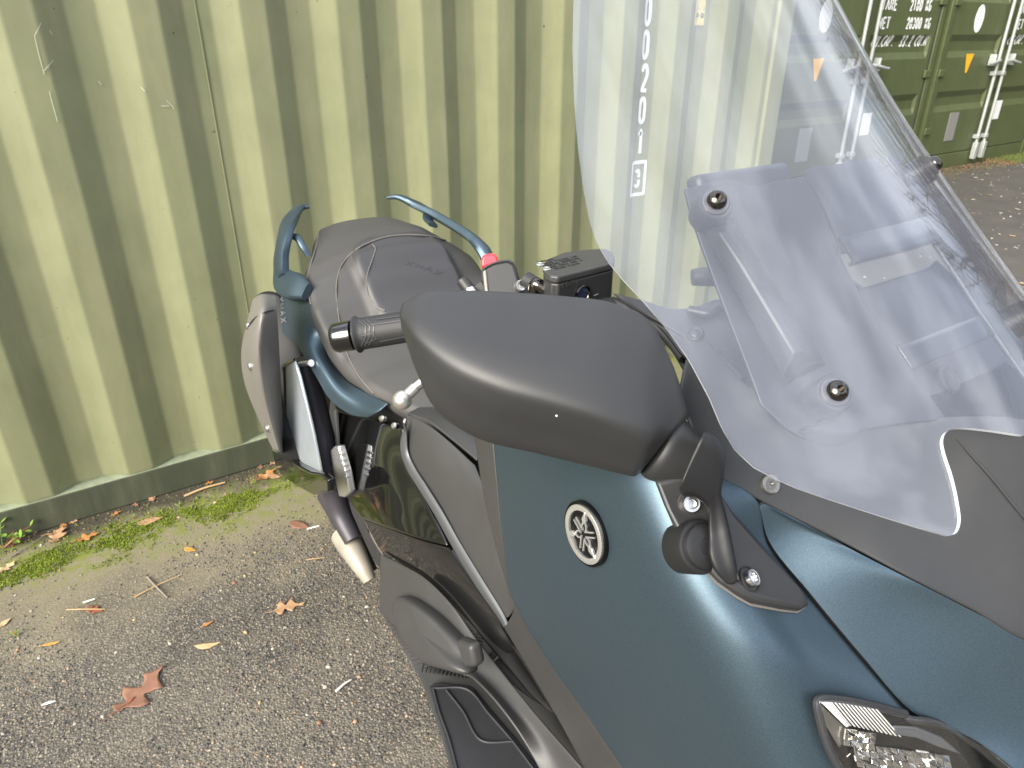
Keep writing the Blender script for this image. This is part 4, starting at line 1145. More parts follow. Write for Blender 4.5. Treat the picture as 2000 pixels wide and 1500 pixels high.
def stitched(px, name):
    sm, path = seam_on(seat, px, .0016, M_SEAM, seat, name)
    L_ = cr(path, int(sum((b-a).length for a, b in zip(path, path[1:]))/.0045))
    prs = []
    for i in range(0, len(L_)-1, 1):
        a, b = L_[i], L_[i+1]
        prs.append(([a.lerp(b, .1)+Vector((0, 0, .0016)), a.lerp(b, .8)+Vector((0, 0, .0016))], .0008))
    st = tubes('stitching', prs, M_THREAD, sm, 4); st['kind'] = 'stuff'
stitched(OUTER, 'outer_seam'); stitched(INNERP, 'arched_seam'); stitched(PADL, 'pad_seam')
# embossed script on the back pad (kept as a soft worn relief)
pe, ne = hit(seat, 826, 522, 0)
ex_ = RIGHT-ne*RIGHT.dot(ne); ex_.normalize(); ey_ = ne.cross(ex_)
st, w_ = text_strokes('XMAX', .015, .012, .006)
st = [[(a+b*.5-w_/2, b-.006) for a, b in q] for q in st]
M_EMB = mat('embossed_vinyl', (.030, .029, .031), .5)
strokes_mesh('embossed_script', st, .0026, lambda a, b, lift: Vector((pe.x+(ex_*a+ey_*b).x, pe.y+(ex_*a+ey_*b).y, seat_z(pe.x+(ex_*a+ey_*b).x, pe.y+(ex_*a+ey_*b).y)+.0002+lift)), M_EMB, seat, .004, .0004)

# tail side panels
TAIL = [
 [(541, 560, -.192), (562, 556, -.196), (594, 548, -.188)],
 [(537, 600, -.205), (565, 590, -.212), (601, 575, -.198)],
 [(548, 644, -.226), (580, 632, -.224), (613, 614, -.203)],
 [(585, 683, -.239), (606, 680, -.228), (630, 668, -.200)],
 [(617, 736, -.237), (632, 720, -.224), (646, 704, -.195)],
 [(642, 778, -.231), (660, 760, -.217), (673, 740, -.190)],
 [(680, 808, -.214), (700, 790, -.200), (715, 767, -.180)],
 [(718, 816, -.196), (738, 804, -.186), (757, 788, -.168)]]
tail = patch('tail_panel', rows3(TAIL), M_TEAL, scooter, 24, 44, .004, .001)
setpar(mirror_copy(tail), scooter)
M_SILVERL = mat('silver_letters', (.55, .56, .56), .3, .8)
st, w_ = text_strokes('XMAX', 1.0, 1.0, .45)
def tailmap(a, b, lift):
    t = a/w_; u = 549+7*t+(b-.5)*9.5; v = 580+50*t-(b-.5)*2
    return hit(tail, u, v, .0012+lift)[0] or P(u, v, x=-.215)
strokes_mesh('tail_lettering', st, .20, tailmap, M_SILVERL, tail, None, .0006)
# grab rails
def sweep(path, wd, hd, ups, n=12, segs=40):
    path2 = cr(path, segs); W = [p.x for p in cr([Vector((w, 0, 0)) for w in wd], segs)]; H = [p.x for p in cr([Vector((h, 0, 0)) for h in hd], segs)]
    U = cr(ups, segs); V = []
    for i, p in enumerate(path2):
        t = (path2[min(segs, i+1)]-path2[max(0, i-1)]).normalized(); u = U[i]-t*U[i].dot(t); u.normalize(); s = t.cross(u)
        for j in range(n):
            a = 2*math.pi*j/n; ca, sa = math.cos(a), math.sin(a)
            ca = math.copysign(abs(ca)**.6, ca); sa = math.copysign(abs(sa)**.6, sa)
            V.append(p+s*(ca*W[i])+u*(sa*H[i]))
    F = grid_faces(segs+1, n, True); F.append(tuple(range(n))[::-1]); F.append(tuple(segs*n+j for j in range(n)))
    return V, F
rail = [P(603, 403, x=-.108), P(588, 405, x=-.125), P(570, 425, x=-.158), P(556, 465, x=-.195), P(549, 510, x=-.212), P(553, 545, x=-.216), P(576, 560, x=-.213), P(600, 570, x=-.203)]
V, F = sweep(rail, [.007, .012, .018, .024, .026, .028, .030, .018], [.004, .006, .008, .010, .011, .012, .013, .008], [Vector((-.3, 0, 1))]*3+[Vector((-.8, 0, .6))]*5)
V2, F2 = sweep([P(556, 470, x=-.190), P(577, 462, x=-.172), P(592, 482, x=-.165), P(603, 500, x=-.158)], [.007, .008, .007, .006], [.005]*4, [Vector((-.4, 0, 1))]*4, 12, 14)
gr = obj('grab_rail', V+V2, F+[tuple(i+len(V) for i in f) for f in F2], M_TEAL, scooter, True, 50)
rail2 = [P(757, 386, x=.100), P(778, 385, x=.120), P(808, 398, x=.146), P(850, 421, x=.172), P(895, 447, x=.190), P(928, 470, x=.200), P(946, 492, x=.203), P(955, 520, x=.203)]
V, F = sweep(rail2, [.008, .014, .021, .026, .026, .027, .030, .032], [.004, .007, .009, .010, .011, .012, .014, .014], [Vector((.3, 0, 1))]*3+[Vector((.6, 0, .8))]*5)
V2, F2 = sweep([P(838, 414, x=.166), P(836, 428, x=.150), P(846, 440, x=.142)], [.014, .013, .012], [.005]*3, [Vector((.4, 0, 1))]*3, 12, 12)
obj('grab_rail', V+V2, F+[tuple(i+len(V) for i in f) for f in F2], M_TEAL, scooter, True, 50)

# muffler
M_TAUPE = mat('taupe_heat_shield', (.19, .178, .166), .42, .3, .1, 12, .12, 900)
M_ALU = mat('brushed_aluminium', (.40, .44, .48), .34, .45, .12, 30)
muf = empty('muffler', (-.28, 1.42, .65), parent=scooter)
MUF = [
 [(494, 584, -.300), (514, 574, -.290), (538, 578, -.270)],
 [(482, 632, -.328), (512, 612, -.322), (541, 606, -.287)],
 [(471, 690, -.338), (505, 682, -.338), (546, 692, -.287)],
 [(478, 750, -.338), (512, 747, -.337), (549, 757, -.284)],
 [(502, 812, -.328), (526, 812, -.326), (553, 822, -.281)],
 [(532, 876, -.316), (545, 881, -.311), (557, 886, -.279)]]
shield = patch('heat_shield', rows3(MUF), M_TAUPE, muf, 20, 36, .004, .0015)
for (u, v) in ((490, 716), (523, 837)):
    screw(u, v, shield, .0085, shield, .001, M_STEEL, 'shield_bolt', .45, .5)
screw(485, 637, shield, .0070, shield, .001, M_STEEL, 'shield_bolt', .45, .5)
loft('muffler_can', [[P(500+du, 575+dv, k=1.62) for du, dv in ((0, 5), (20, -6), (45, 0), (60, 40), (50, 80), (0, 60))],
                     [P(486+du, 680+dv, k=1.60) for du, dv in ((4, -10), (30, -40), (80, -30), (110, 30), (90, 90), (20, 60))],
                     [P(530+du, 860+dv, k=1.58) for du, dv in ((0, -5), (20, -50), (70, -60), (100, 0), (100, 60), (30, 40))]], M_DARK, muf, 24, 20)
ALU = [(549, 716), (572, 702), (584, 735), (598, 790), (612, 850), (626, 924), (604, 920), (575, 905), (558, 884), (553, 800)]
prism('muffler_plate', [P(u, v, x=-.268) for u, v in ALU], (.006, 0, 0), M_ALU, muf, .002)
prism('plate_edge', [P(u, v, x=-.272) for u, v in [(543, 728), (552, 710), (572, 699), (573, 706), (553, 718), (556, 800), (561, 886), (552, 884), (548, 800)]], (.006, 0, 0), M_GLOSS, muf, .0015)
BOT = [(530, 876), (545, 884), (559, 888), (576, 907), (604, 922), (627, 926), (640, 938), (641, 962), (612, 968), (578, 950), (548, 928), (536, 905)]
prism('muffler_end_cap', [P(u, v, x=-.285) for u, v in BOT], (.015, 0, 0), M_GLOSS, muf, .004, seg=3)
tube('shield_seam', [hit(shield, u, v, .0003)[0] for u, v in ((484, 640), (498, 622), (515, 611), (534, 606))], .0016, M_DARK, shield, 6, 16)
# shock absorber and dark underside
M_SHOCK = mat('dark_shock_tube', (.050, .046, .055), .45, .2)
tube('shock_tube', [P(592, 700, x=-.235), P(616, 800, x=-.232), P(640, 900, x=-.23), P(664, 1000, x=-.225), P(690, 1055, x=-.22)], [.020, .026, .027, .024, .020], M_SHOCK, scooter, 18, 30)
tube('shock_mount', [P(588, 712, x=-.25), P(608, 709, x=-.24)], [.007, .007], M_STEEL, scooter, 14)
M_ALUW = mat('bare_aluminium', (.74, .74, .72), .32, .85, .1, 80)
PEG = [(645, 880), (652, 872), (660, 872), (676, 930), (682, 962), (672, 972), (662, 970), (650, 920)]
prism('passenger_peg', [P(u, v, x=-.235) for u, v in PEG], (.015, 0, 0), M_ALUW, scooter, .003)
for i in range(5):
    t = i/5
    prism('peg_tooth', [P(662+t*12+du, 885+t*55+dv, x=-.2355) for du, dv in ((0, 0), (4, 1), (5, 6), (1, 5))], (.010, 0, 0), M_ALUW, scooter, .001)
# exhaust down pipe with its pale shield
M_CREAM = mat('pale_pipe_shield', (.31, .28, .23), .5, .2, .25, 30)
tube('exhaust_pipe', [P(640, 965, x=-.20), P(666, 1010, x=-.20), P(690, 1060, x=-.20), P(720, 1120, x=-.19)], [.026, .026, .024, .022], M_SHOCK, scooter, 18, 20)
tube('pipe_shield', [P(672, 1044, x=-.222), P(690, 1076, x=-.222), P(708, 1108, x=-.220), P(722, 1134, x=-.216)], [.030, .026, .020, .014], M_CREAM, scooter, 20, 20)

# centre body
SIDE = [
 [(655, 802, -.188), (690, 812, -.185), (740, 824, -.182), (786, 838, -.178)],
 [(659, 880, -.205), (700, 890, -.203), (745, 895, -.200), (790, 905, -.190)],
 [(676, 968, -.222), (725, 975, -.220), (780, 985, -.212), (836, 990, -.197)],
 [(706, 1012, -.230), (760, 1032, -.228), (820, 1052, -.218), (874, 1066, -.200)]]
side = patch('gloss_side_panel', rows3(SIDE), M_GLOSS, scooter, 30, 30, .004, .0012)
SIDE2 = [
 [(708, 1016, -.226), (762, 1036, -.224), (822, 1056, -.215), (877, 1070, -.200)],
 [(744, 1082, -.214), (800, 1105, -.210), (860, 1130, -.204), (925, 1140, -.196)],
 [(790, 1120, -.206), (860, 1172, -.200), (925, 1225, -.197), (986, 1228, -.197)],
 [(880, 1215, -.198), (950, 1290, -.194), (1010, 1345, -.192), (1085, 1395, -.200)]]
patch('lower_side_panel', rows3(SIDE2), M_GLOSS, scooter, 30, 30, .004, .0012)
prism('panel_edge_trim', [P(u, v, x=-.2155) for u, v in [(651, 803), (655, 801), (660, 880), (679, 966), (675, 972), (656, 882)]], (.006, 0, 0), M_STRIP, scooter, .001)
for (u, v) in ((748, 818), (772, 832)):
    p, n = hit(side, u, v, 0) if hit(side, u, v, 0)[0] is not None else (P(u, v, x=-.195), Vector((-1, 0, .3)))
    lathe('panel_clip', [(0, -.004), (.0055, -.004), (.0060, .004), (.0040, .0065), (0, .007)], P(u, v, x=-.196), Vector((-.8, -.2, .5)), M_CHROME, scooter, 18)
CONS = [
 [(793, 810, -.178), (835, 830, -.168), (880, 865, -.160), (928, 908, -.152)],
 [(799, 885, -.187), (850, 900, -.180), (900, 932, -.172), (950, 968, -.168)],
 [(846, 985, -.193), (885, 1000, -.188), (930, 1022, -.183), (972, 1052, -.180)],
 [(908, 1092, -.197), (945, 1105, -.194), (975, 1120, -.192), (998, 1142, -.192)],
 [(980, 1214, -.199), (992, 1205, -.200), (1000, 1195, -.202), (1008, 1180, -.205)]]
cons = patch('tunnel_side_panel', rows3(CONS), M_CONSOLE, scooter, 24, 40, .004, .0012)
TOP = [
 [(796, 806, -.174), (838, 822, -.165), (883, 857, -.157), (932, 898, -.150)],
 [(812, 798, -.145), (850, 806, -.138), (895, 832, -.130), (945, 868, -.122)],
 [(840, 785, -.06), (880, 790, -.055), (930, 800, -.05), (990, 830, -.04)],
 [(900, 770, .04), (940, 772, .05), (990, 780, .05), (1050, 800, .06)]]
patch('tunnel_top_panel', rows3(TOP), M_CONSOLE, scooter, 24, 24, .004, .0012)
stp = [(788, 838), (782, 862), (784, 890), (796, 920), (816, 953), (850, 1008), (884, 1070), (930, 1145), (975, 1210), (984, 1226)]
stp2 = [(793, 818), (794, 850), (797, 885), (809, 912), (830, 945), (864, 1000), (898, 1060), (942, 1132), (982, 1196), (992, 1216)]
xs_ = [-.186+(-.014)*i/9 for i in range(10)]
patch('silver_strip', [[P(u, v, x=x-.003) for (u, v), x in zip(stp, xs_)], [P((u+a)/2, (v+b)/2, x=x-.006) for (u, v), (a, b), x in zip(stp, stp2, xs_)], [P(u, v, x=x-.002) for (u, v), x in zip(stp2, xs_)]], M_STRIP, scooter, 60, 8, .004, .001)
TRIM = [
 [(984, 1226, -.206), (1000, 1198, -.236), (1006, 1172, -.262)],
 [(1036, 1312, -.205), (1052, 1292, -.232), (1064, 1278, -.256)],
 [(1090, 1405, -.203), (1118, 1394, -.226), (1143, 1394, -.248)],
 [(1148, 1512, -.200), (1184, 1508, -.220), (1218, 1504, -.241)],
 [(1210, 1620, -.195), (1250, 1615, -.212), (1292, 1612, -.234)]]
patch('fairing_lower_trim', rows3(TRIM), M_CONSOLE, scooter, 16, 36, .004, .002)
# foot well
KICK = [
 [(743, 1083, -.222), (790, 1106, -.216), (830, 1130, -.211), (880, 1180, -.206), (930, 1248, -.202), (1050, 1400, -.200), (1135, 1500, -.198)],
 [(741, 1138, -.238), (780, 1160, -.236), (826, 1200, -.234), (870, 1250, -.229), (930, 1305, -.222), (1020, 1405, -.214), (1100, 1510, -.208)],
 [(741, 1192, -.258), (775, 1228, -.256), (818, 1278, -.252), (870, 1308, -.246), (930, 1328, -.238), (1000, 1408, -.232), (1062, 1520, -.226)]]
kick = patch('kick_panel', rows3(KICK), M_CONSOLE, scooter, 48, 20, .004, .002)
BUMPO = [(781, 1176), (797, 1164), (822, 1172), (858, 1196), (896, 1232), (922, 1262), (930, 1290), (926, 1312), (880, 1306), (838, 1290), (806, 1256), (786, 1214)]
def bump_body():
    base = []
    for u, v in BUMPO:
        p, n = hit(kick, u, v, .0); base.append((p, n) if p is not None else (P(u, v, x=-.24), Vector((-1, 0, .3))))
    nn = sum((b[1] for b in base), Vector()).normalized()
    c_ = sum((b[0] for b in base), Vector())/len(base)
    out = Vector((-.85, -.1, .5)).normalized()
    R0 = [b[0]-out*.004 for b in base]; R1 = [b[0]+out*.016 for b in base]; R2 = [c_+(b[0]-c_)*.86+out*.027 for b in base]; R3 = [c_+(b[0]-c_)*.5+out*.030 for b in base]; R4 = [c_+(b[0]-c_)*.05+out*.031 for b in base]
    return [R0, R1, R2, R3, R4]
loft('engine_cover_bulge', bump_body(), M_CONSOLE, scooter, 48, 18)
prism('cover_rib', [P(u, v, x=-.250) for u, v in [(888, 1250), (916, 1262), (926, 1306), (906, 1306)]], (.022, 0, 0), M_CONSOLE, scooter, .008, seg=4)
FZ = .362
FLO = [(741, 1188), (760, 1222), (784, 1262), (806, 1300), (822, 1330), (838, 1372), (852, 1410), (862, 1440), (872, 1475), (882, 1520), (900, 1600)]
FLI = [(775, 1222), (800, 1252), (840, 1290), (900, 1316), (940, 1332), (965, 1362), (990, 1392), (1015, 1425), (1045, 1470), (1080, 1530), (1140, 1620)]
M_MAT = mat('ribbed_rubber_mat', (.026, .026, .029), .52, 0, .2, 30, .25, 500)
floor_ = patch('floorboard', [[P(u, v, z=FZ-.012) for u, v in FLO], [P((u+a)/2, (v+b)/2, z=FZ) for (u, v), (a, b) in zip(FLO, FLI)], [P(u, v, z=FZ) for u, v in FLI]], M_CONSOLE, scooter, 40, 12, .02, .002, towards=(-.3, .7, 3))
MATP = [(838, 1340), (850, 1332), (912, 1338), (926, 1345), (960, 1388), (1010, 1445), (1060, 1510), (1110, 1590), (905, 1590), (886, 1510), (870, 1452), (866, 1436), (850, 1390)]
matp = prism('rubber_mat', [P(u, v, z=FZ+.0045) for u, v in MATP], (0, 0, -.008), M_MAT, scooter, .002)
ridge = [[(846, 1344), (912, 1346), (955, 1394), (1000, 1446), (1050, 1512)], [(846, 1344), (858, 1390), (876, 1440), (892, 1500), (910, 1580)], [(872, 1348), (905, 1390), (940, 1446), (1004, 1448)]]
tubes('mat_ridge', [([P(u, v, z=FZ+.0055) for u, v in r], .0022) for r in ridge], M_MAT, matp, 8, 24)
nr = 26
prs = []
for i in range(nr):
    t = i/(nr-1)
    if t < .55:
        q = t/.55; a_ = (750+q*70, 1206+q*104); b_ = (a_[0]+16+6*q, a_[1]-4)
    else:
        q = (t-.55)/.45; a_ = (822+q*86, 1312+q*12); b_ = (a_[0]+4, a_[1]-16)
    prs.append(([P(*a_, z=FZ+.003), P(*b_, z=FZ+.006)], .0016))
o = tubes('mat_rib', prs, M_MAT, floor_, 6)
# dark core of the machine: frame, engine, wheels
M_ENGINE = mat('engine_black', (.018, .018, .019), .6, .1, .3, 20)
core = loft('engine_body', [[Vector((sx*w*.70, y, z)) for sx, z in ((-1, zl), (-1, zh), (1, zh), (1, zl))] for y, w, zl, zh in ((.30, .10, .45, .85), (.42, .16, .34, .92), (.60, .165, .30, .66), (.80, .165, .28, .60), (1.0, .165, .28, .68), (1.3, .17, .32, .74), (1.5, .16, .55, .80), (1.6, .08, .70, .85))], M_ENGINE, scooter, 24, 30)
M_TYRE = mat('tyre_rubber', (.020, .020, .021), .75, 0, .2, 40, .3, 300)
M_RIM = mat('wheel_grey', (.06, .06, .062), .4, .5)
def wheel(y, r, w):
    t = lathe('tyre', [(r-.085, -w*.42), (r-.05, -w*.5), (r-.02, -w*.46), (r-.004, -w*.25), (r, 0), (r-.004, w*.25), (r-.02, w*.46), (r-.05, w*.5), (r-.085, w*.42)], (0, y, r), (1, 0, 0), M_TYRE, scooter, 48, cap=False)
    lathe('wheel_rim', [(r-.083, -w*.42), (r-.10, -w*.36), (.06, -.02), (.03, -.05), (0, -.05)], (0, y, r), (1, 0, 0), M_RIM, t, 40, cap=False)
    lathe('wheel_rim', [(r-.083, w*.42), (r-.10, w*.36), (.06, .02), (.03, .05), (0, .05)], (0, y, r), (1, 0, 0), M_RIM, t, 40, cap=False)
wheel(1.52, .295, .14)
wheel(.16, .30, .12)
for sx in (-1, 1): tube('fork_leg', [Vector((sx*.085, .16, .30)), Vector((sx*.085, .24, .62)), Vector((sx*.06, .30, .90))], [.022, .025, .028], M_SHOCK, scooter, 14)
patch('front_mudguard', [[Vector((x, .16-.33*math.sin(math.radians(a)), .30+.33*math.cos(math.radians(a)))) for x in (-.075, -.05, 0, .05, .075)] for a in (-75, -40, 0, 35, 70)], M_COWL, scooter, 10, 24, .004, towards=(0, .16, 3))
apr = [P(u, v, x=x) for u, v, x in FAIR[-1]]
for sg in (1, -1):
    sgn = lambda q: q if sg > 0 else mirx(q)
    patch('lower_apron', [[sgn(q) for q in apr], [sgn(Vector((q.x*.86, q.y*.6+.18, q.z-.13))) for q in apr], [sgn(Vector((q.x*.62, q.y*.3+.36, q.z-.26))) for q in apr]], M_CONSOLE, scooter, 20, 12, .003, towards=(-sg*3, 0, 1))
patch('rear_mudguard', [[Vector((x, 1.52+.34*math.sin(math.radians(a)), .30+.34*math.cos(math.radians(a)))) for x in (-.085, 0, .085)] for a in (-10, 20, 50, 85)], M_COWL, scooter, 8, 16, .004)
patch('tail_underside', [[Vector((x, 1.40, .74)) for x in (-.2, 0, .2)], [Vector((x, 1.55, .80)) for x in (-.19, 0, .19)], [Vector((x, 1.64, .88)) for x in (-.1, 0, .1)]], M_COWL, scooter, 8, 8, .004)

# ================================================================ headlight
HL = [
 [(1600, 1368), (1640, 1369), (1700, 1380), (1770, 1398), (1830, 1408), (1905, 1450), (1985, 1510)],
 [(1606, 1410), (1650, 1420), (1700, 1430), (1750, 1450), (1800, 1470), (1870, 1500), (1950, 1550)],
 [(1622, 1450), (1660, 1465), (1700, 1480), (1745, 1500), (1790, 1525), (1850, 1560), (1920, 1600)],
 [(1660, 1530), (1690, 1545), (1720, 1560), (1760, 1580), (1800, 1600), (1850, 1630), (1900, 1660)]]
def hlx(u, v):
    p, n = hit(fair, u, v, 0)
    if p is None: p, n = hit(nose, u, v, 0)
    return p, n
HA, HB, HC = hit(fair, 1602, 1370)[0], hit(fair, 1765, 1391)[0], hit(fair, 1650, 1500)[0]
def hk(u, v):
    # depth of the lamp face: a plane through the fairing's edge, leaning like the nose
    a, b, c = HA, HB, HC
    n = (b-a).cross(c-a).normalized(); d = ray(u, v)
    return (a-CAM).dot(n)/d.dot(n)
def PH(u, v, dk=0): return P(u, v, k=hk(u, v)+dk-.009)
lamp = empty('headlight', P(1750, 1450, k=.56), parent=scooter)
patch('lamp_housing', [[PH(u, v, -.002+.0*j) for j, (u, v) in enumerate(r)] for r in HL], M_GLOSS, lamp, 30, 20, .004, .001)
M_WHITEP = mat('white_light_guide', (.75, .74, .70), .25, .2)
for i in range(12):
    t = i/11
    a_ = (1624+t*88, 1371+t*14); b_ = (1662+t*98, 1418+t*22)
    w_ = 2.3
    prism('light_guide_fin', [PH(a_[0]-w_, a_[1], -.006), PH(a_[0]+w_, a_[1]+1, -.006), PH(b_[0]+w_, b_[1]+1, -.005), PH(b_[0]-w_, b_[1], -.005)], FWD*.003, M_WHITEP, lamp, .0006)
prism('lamp_side_fin', [PH(u, v, -.007) for u, v in [(1604, 1372), (1622, 1372), (1660, 1418), (1654, 1422)]], FWD*.003, M_WHITEP, lamp, .0008)
prism('lamp_cheek', [PH(u, v, -.005) for u, v in [(1603, 1376), (1654, 1424), (1646, 1452), (1640, 1462), (1612, 1415)]], FWD*.003, mat('lamp_grey', (.12, .115, .10), .35, .4), lamp, .001)
# faceted reflector
M_REFL = mat('lamp_reflector', (.84, .83, .80), .10, 1.0)
rr = random.Random(5)
def facets(name, us, vs_, fu, k0):
    bm = bmesh.new()
    for i in range(us):
        for j in range(vs_):
            q = [fu((i+a)/us, (j+b)/vs_) for a, b in ((.03, .03), (.97, .03), (.97, .97), (.03, .97))]
            tl = [rr.uniform(-.0017, .0017) for _ in range(4)]
            bm.faces.new([bm.verts.new(PH(p[0], p[1], k0+t_)) for p, t_ in zip(q, tl)])
    o = bm_obj(name, bm, M_REFL, lamp, False); mod_solid(o, .001)
    o['kind'] = 'stuff'
    return o
facets('reflector_facets', 13, 5, lambda a, b: (1664+a*190+b*14, 1450+b*62+a*26), -.0065)
facets('position_lamp_facets', 5, 3, lambda a, b: (1652+a*58-b*4, 1424+b*32+a*8), -.0085)
tube('lamp_chrome_line', [PH(1668, 1452, -.007), PH(1676, 1482, -.007), PH(1716, 1500, -.007)], .0012, M_CHROME, lamp, 8, 12)
prism('lamp_blade', [PH(u, v, -.006) for u, v in [(1745, 1418), (1790, 1420), (1840, 1440), (1880, 1475), (1840, 1462), (1790, 1442), (1750, 1436)]], FWD*.003, M_STRIP, lamp, .001)
prism('lamp_blade', [PH(u, v, -.007) for u, v in [(1790, 1466), (1815, 1470), (1835, 1492), (1812, 1500)]], FWD*.003, M_WHITEP, lamp, .001)
tube('lamp_bezel', [PH(1650, 1520, -.002), PH(1616, 1455, -.002), PH(1600, 1400, -.002), PH(1597, 1368, -.002), PH(1640, 1366, -.002), PH(1700, 1377, -.002), PH(1768, 1394, -.002)], .0032, M_COWL, lamp, 8, 40)
tube('lamp_seal', [PH(1770, 1399, -.003), PH(1775, 1404, -.004), PH(1830, 1411, -.004), PH(1880, 1436, -.004), PH(1960, 1500, -.004)], .003, M_COWL, lamp, 8, 20)
m = bpy.data.materials.new('lamp_lens'); m.use_nodes = True
nt = m.node_tree; nt.nodes.remove(nt.nodes['Principled BSDF'])
a_ = nt.nodes.new('ShaderNodeBsdfTransparent'); b_ = nt.nodes.new('ShaderNodeBsdfGlossy'); b_.inputs['Roughness'].default_value = .01
c_ = nt.nodes.new('ShaderNodeFresnel'); gm_ = nt.nodes.new('ShaderNodeNewGeometry'); iv_ = nt.nodes.new('ShaderNodeMapRange'); iv_.inputs[3].default_value = 1.55; iv_.inputs[4].default_value = 1/1.55; nt.links.new(gm_.outputs['Backfacing'], iv_.inputs[0]); nt.links.new(iv_.outputs[0], c_.inputs[0]); d_ = nt.nodes.new('ShaderNodeMixShader')
nt.links.new(c_.outputs[0], d_.inputs[0]); nt.links.new(a_.outputs[0], d_.inputs[1]); nt.links.new(b_.outputs[0], d_.inputs[2]); nt.links.new(d_.outputs[0], nt.nodes['Material Output'].inputs[0])
patch('lamp_lens', [[PH(u, v, -.0125-.006*math.sin(math.pi*min(1, j/5))) for j, (u, v) in enumerate(r)] for r in HL], m, lamp, 30, 20, .002)
# far half of the nose, mirrored
for o in (fair, nose): setpar(mirror_copy(o), scooter)

far_lamp = empty('headlight', (-P(1750, 1450, k=.56).x, P(1750, 1450, k=.56).y, P(1750, 1450, k=.56).z), parent=scooter)
for o in list(lamp.children):
    if o.name.startswith(('lamp_housing', 'lamp_lens', 'reflector', 'lamp_bezel', 'lamp_blade')):
        c = mirror_copy(o); setpar(c, far_lamp)
        if 'kind' in o: c['kind'] = o['kind']
# ================================================================ what lies on the ground
# loose stones of the worn surface: too many to count, real geometry
def stones(name, n, smin, smax, box_, cols, seed, flat=.55, label=None, dens=None):
    r = np.random.default_rng(seed)
    t = (1+5**.5)/2
    iv = np.array([(-1, t, 0), (1, t, 0), (-1, -t, 0), (1, -t, 0), (0, -1, t), (0, 1, t), (0, -1, -t), (0, 1, -t), (t, 0, -1), (t, 0, 1), (-t, 0, -1), (-t, 0, 1)], float)/1.9
    fi = np.array([(0, 11, 5), (0, 5, 1), (0, 1, 7), (0, 7, 10), (0, 10, 11), (1, 5, 9), (5, 11, 4), (11, 10, 2), (10, 7, 6), (7, 1, 8), (3, 9, 4), (3, 4, 2), (3, 2, 6), (3, 6, 8), (3, 8, 9), (4, 9, 5), (2, 4, 11), (6, 2, 10), (8, 6, 7), (9, 8, 1)])
    xs = r.uniform(box_[0], box_[1], n); ys = r.uniform(box_[2], box_[3], n)
    if dens is not None:
        keep = np.array([rr_ < dens(x, y) for x, y, rr_ in zip(xs, ys, r.uniform(0, 1, n))]); xs = xs[keep]; ys = ys[keep]; n = len(xs)
    s = smin+(smax-smin)*r.uniform(0, 1, n)**3
    V = np.empty((n, 12, 3)); 
    ang = r.uniform(0, 2*np.pi, n); ca, sa = np.cos(ang), np.sin(ang)
    jit = 1+r.uniform(-.28, .28, (n, 12, 1))
    sc = np.stack([s, s*r.uniform(.55, 1, n), s*flat*r.uniform(.7, 1.2, n)], 1)[:, None, :]
    q = iv[None]*jit*sc
    V[..., 0] = q[..., 0]*ca[:, None]-q[..., 1]*sa[:, None]+xs[:, None]
    V[..., 1] = q[..., 0]*sa[:, None]+q[..., 1]*ca[:, None]+ys[:, None]
    zz = np.array([gz(x, y) for x, y in zip(xs, ys)])
    V[..., 2] = q[..., 2]+(zz+s*flat*.25)[:, None]
    me = bpy.data.meshes.new('stones')
    F = (fi[None]+(np.arange(n)*12)[:, None, None]).reshape(-1, 3)
    me.vertices.add(n*12); me.vertices.foreach_set('co', V.reshape(-1))
    me.loops.add(len(F)*3); me.loops.foreach_set('vertex_index', F.reshape(-1).astype(np.int32))
    me.polygons.add(len(F)); me.polygons.foreach_set('loop_start', np.arange(0, len(F)*3, 3, dtype=np.int32)); me.polygons.foreach_set('loop_total', np.full(len(F), 3, dtype=np.int32))
    me.update(); me.validate()
    at = me.attributes.new('stone_colour', 'FLOAT_COLOR', 'POINT')
    c = np.array(cols)[r.choice(len(cols), n, p=None)]
    c = np.clip(c*(1+r.uniform(-.25, .25, (n, 1))), 0, 1)
    cc = np.ones((n, 12, 4)); cc[..., :3] = c[:, None, :]
    at.data.foreach_set('color', cc.reshape(-1))
    o = bpy.data.objects.new(name, me); COL.objects.link(o); me.materials.append(M_STONE)
    o['kind'] = 'stuff'; o['label'] = label
    return o
M_STONE = bpy.data.materials.new('loose_stone'); M_STONE.use_nodes = True
nt = M_STONE.node_tree; at_ = nt.nodes.new('ShaderNodeAttribute'); at_.attribute_name = 'stone_colour'
nt.links.new(at_.outputs['Color'], nt.nodes['Principled BSDF'].inputs['Base Color']); nt.nodes['Principled BSDF'].inputs['Roughness'].default_value = .85
GREY = [(.06, .06, .064), (.10, .097, .094), (.16, .15, .135), (.22, .20, .17), (.08, .08, .085), (.25, .215, .17), (.14, .12, .095), (.19, .165, .13), (.05, .048, .047), (.21, .15, .105)]
def dens_a(x, y):
    # worn clear in silted patches
    v = noise.noise(Vector((x*2.2+3, y*2.2, 0)))+.35*noise.noise(Vector((x*9, y*9, 4)))
    f = smooth01((v+.38)/.5)
    f *= 1-.9*smooth01((y-1.62+.25*noise.noise(Vector((x*3, 7, 0))))/.35)
    return .06+.94*f
stones('gravel', 70000, .0013, .0046, (-1.15, .35, .35, 2.2), GREY, 1, .5, 'fine grey and brown chippings worn out of the tarmac', dens_a)
PALE = [(.40, .34, .26), (.34, .21, .13), (.40, .27, .16), (.31, .165, .105), (.44, .39, .32), (.28, .26, .24), (.36, .33, .29), (.44, .33, .16), (.22, .15, .105)]
stones('pebbles', 850, .0022, .0075, (-1.15, .35, .35, 2.2), PALE, 2, .55, 'scattered pale and orange pebbles in the tarmac', lambda x, y: .25+.75*dens_a(x, y))
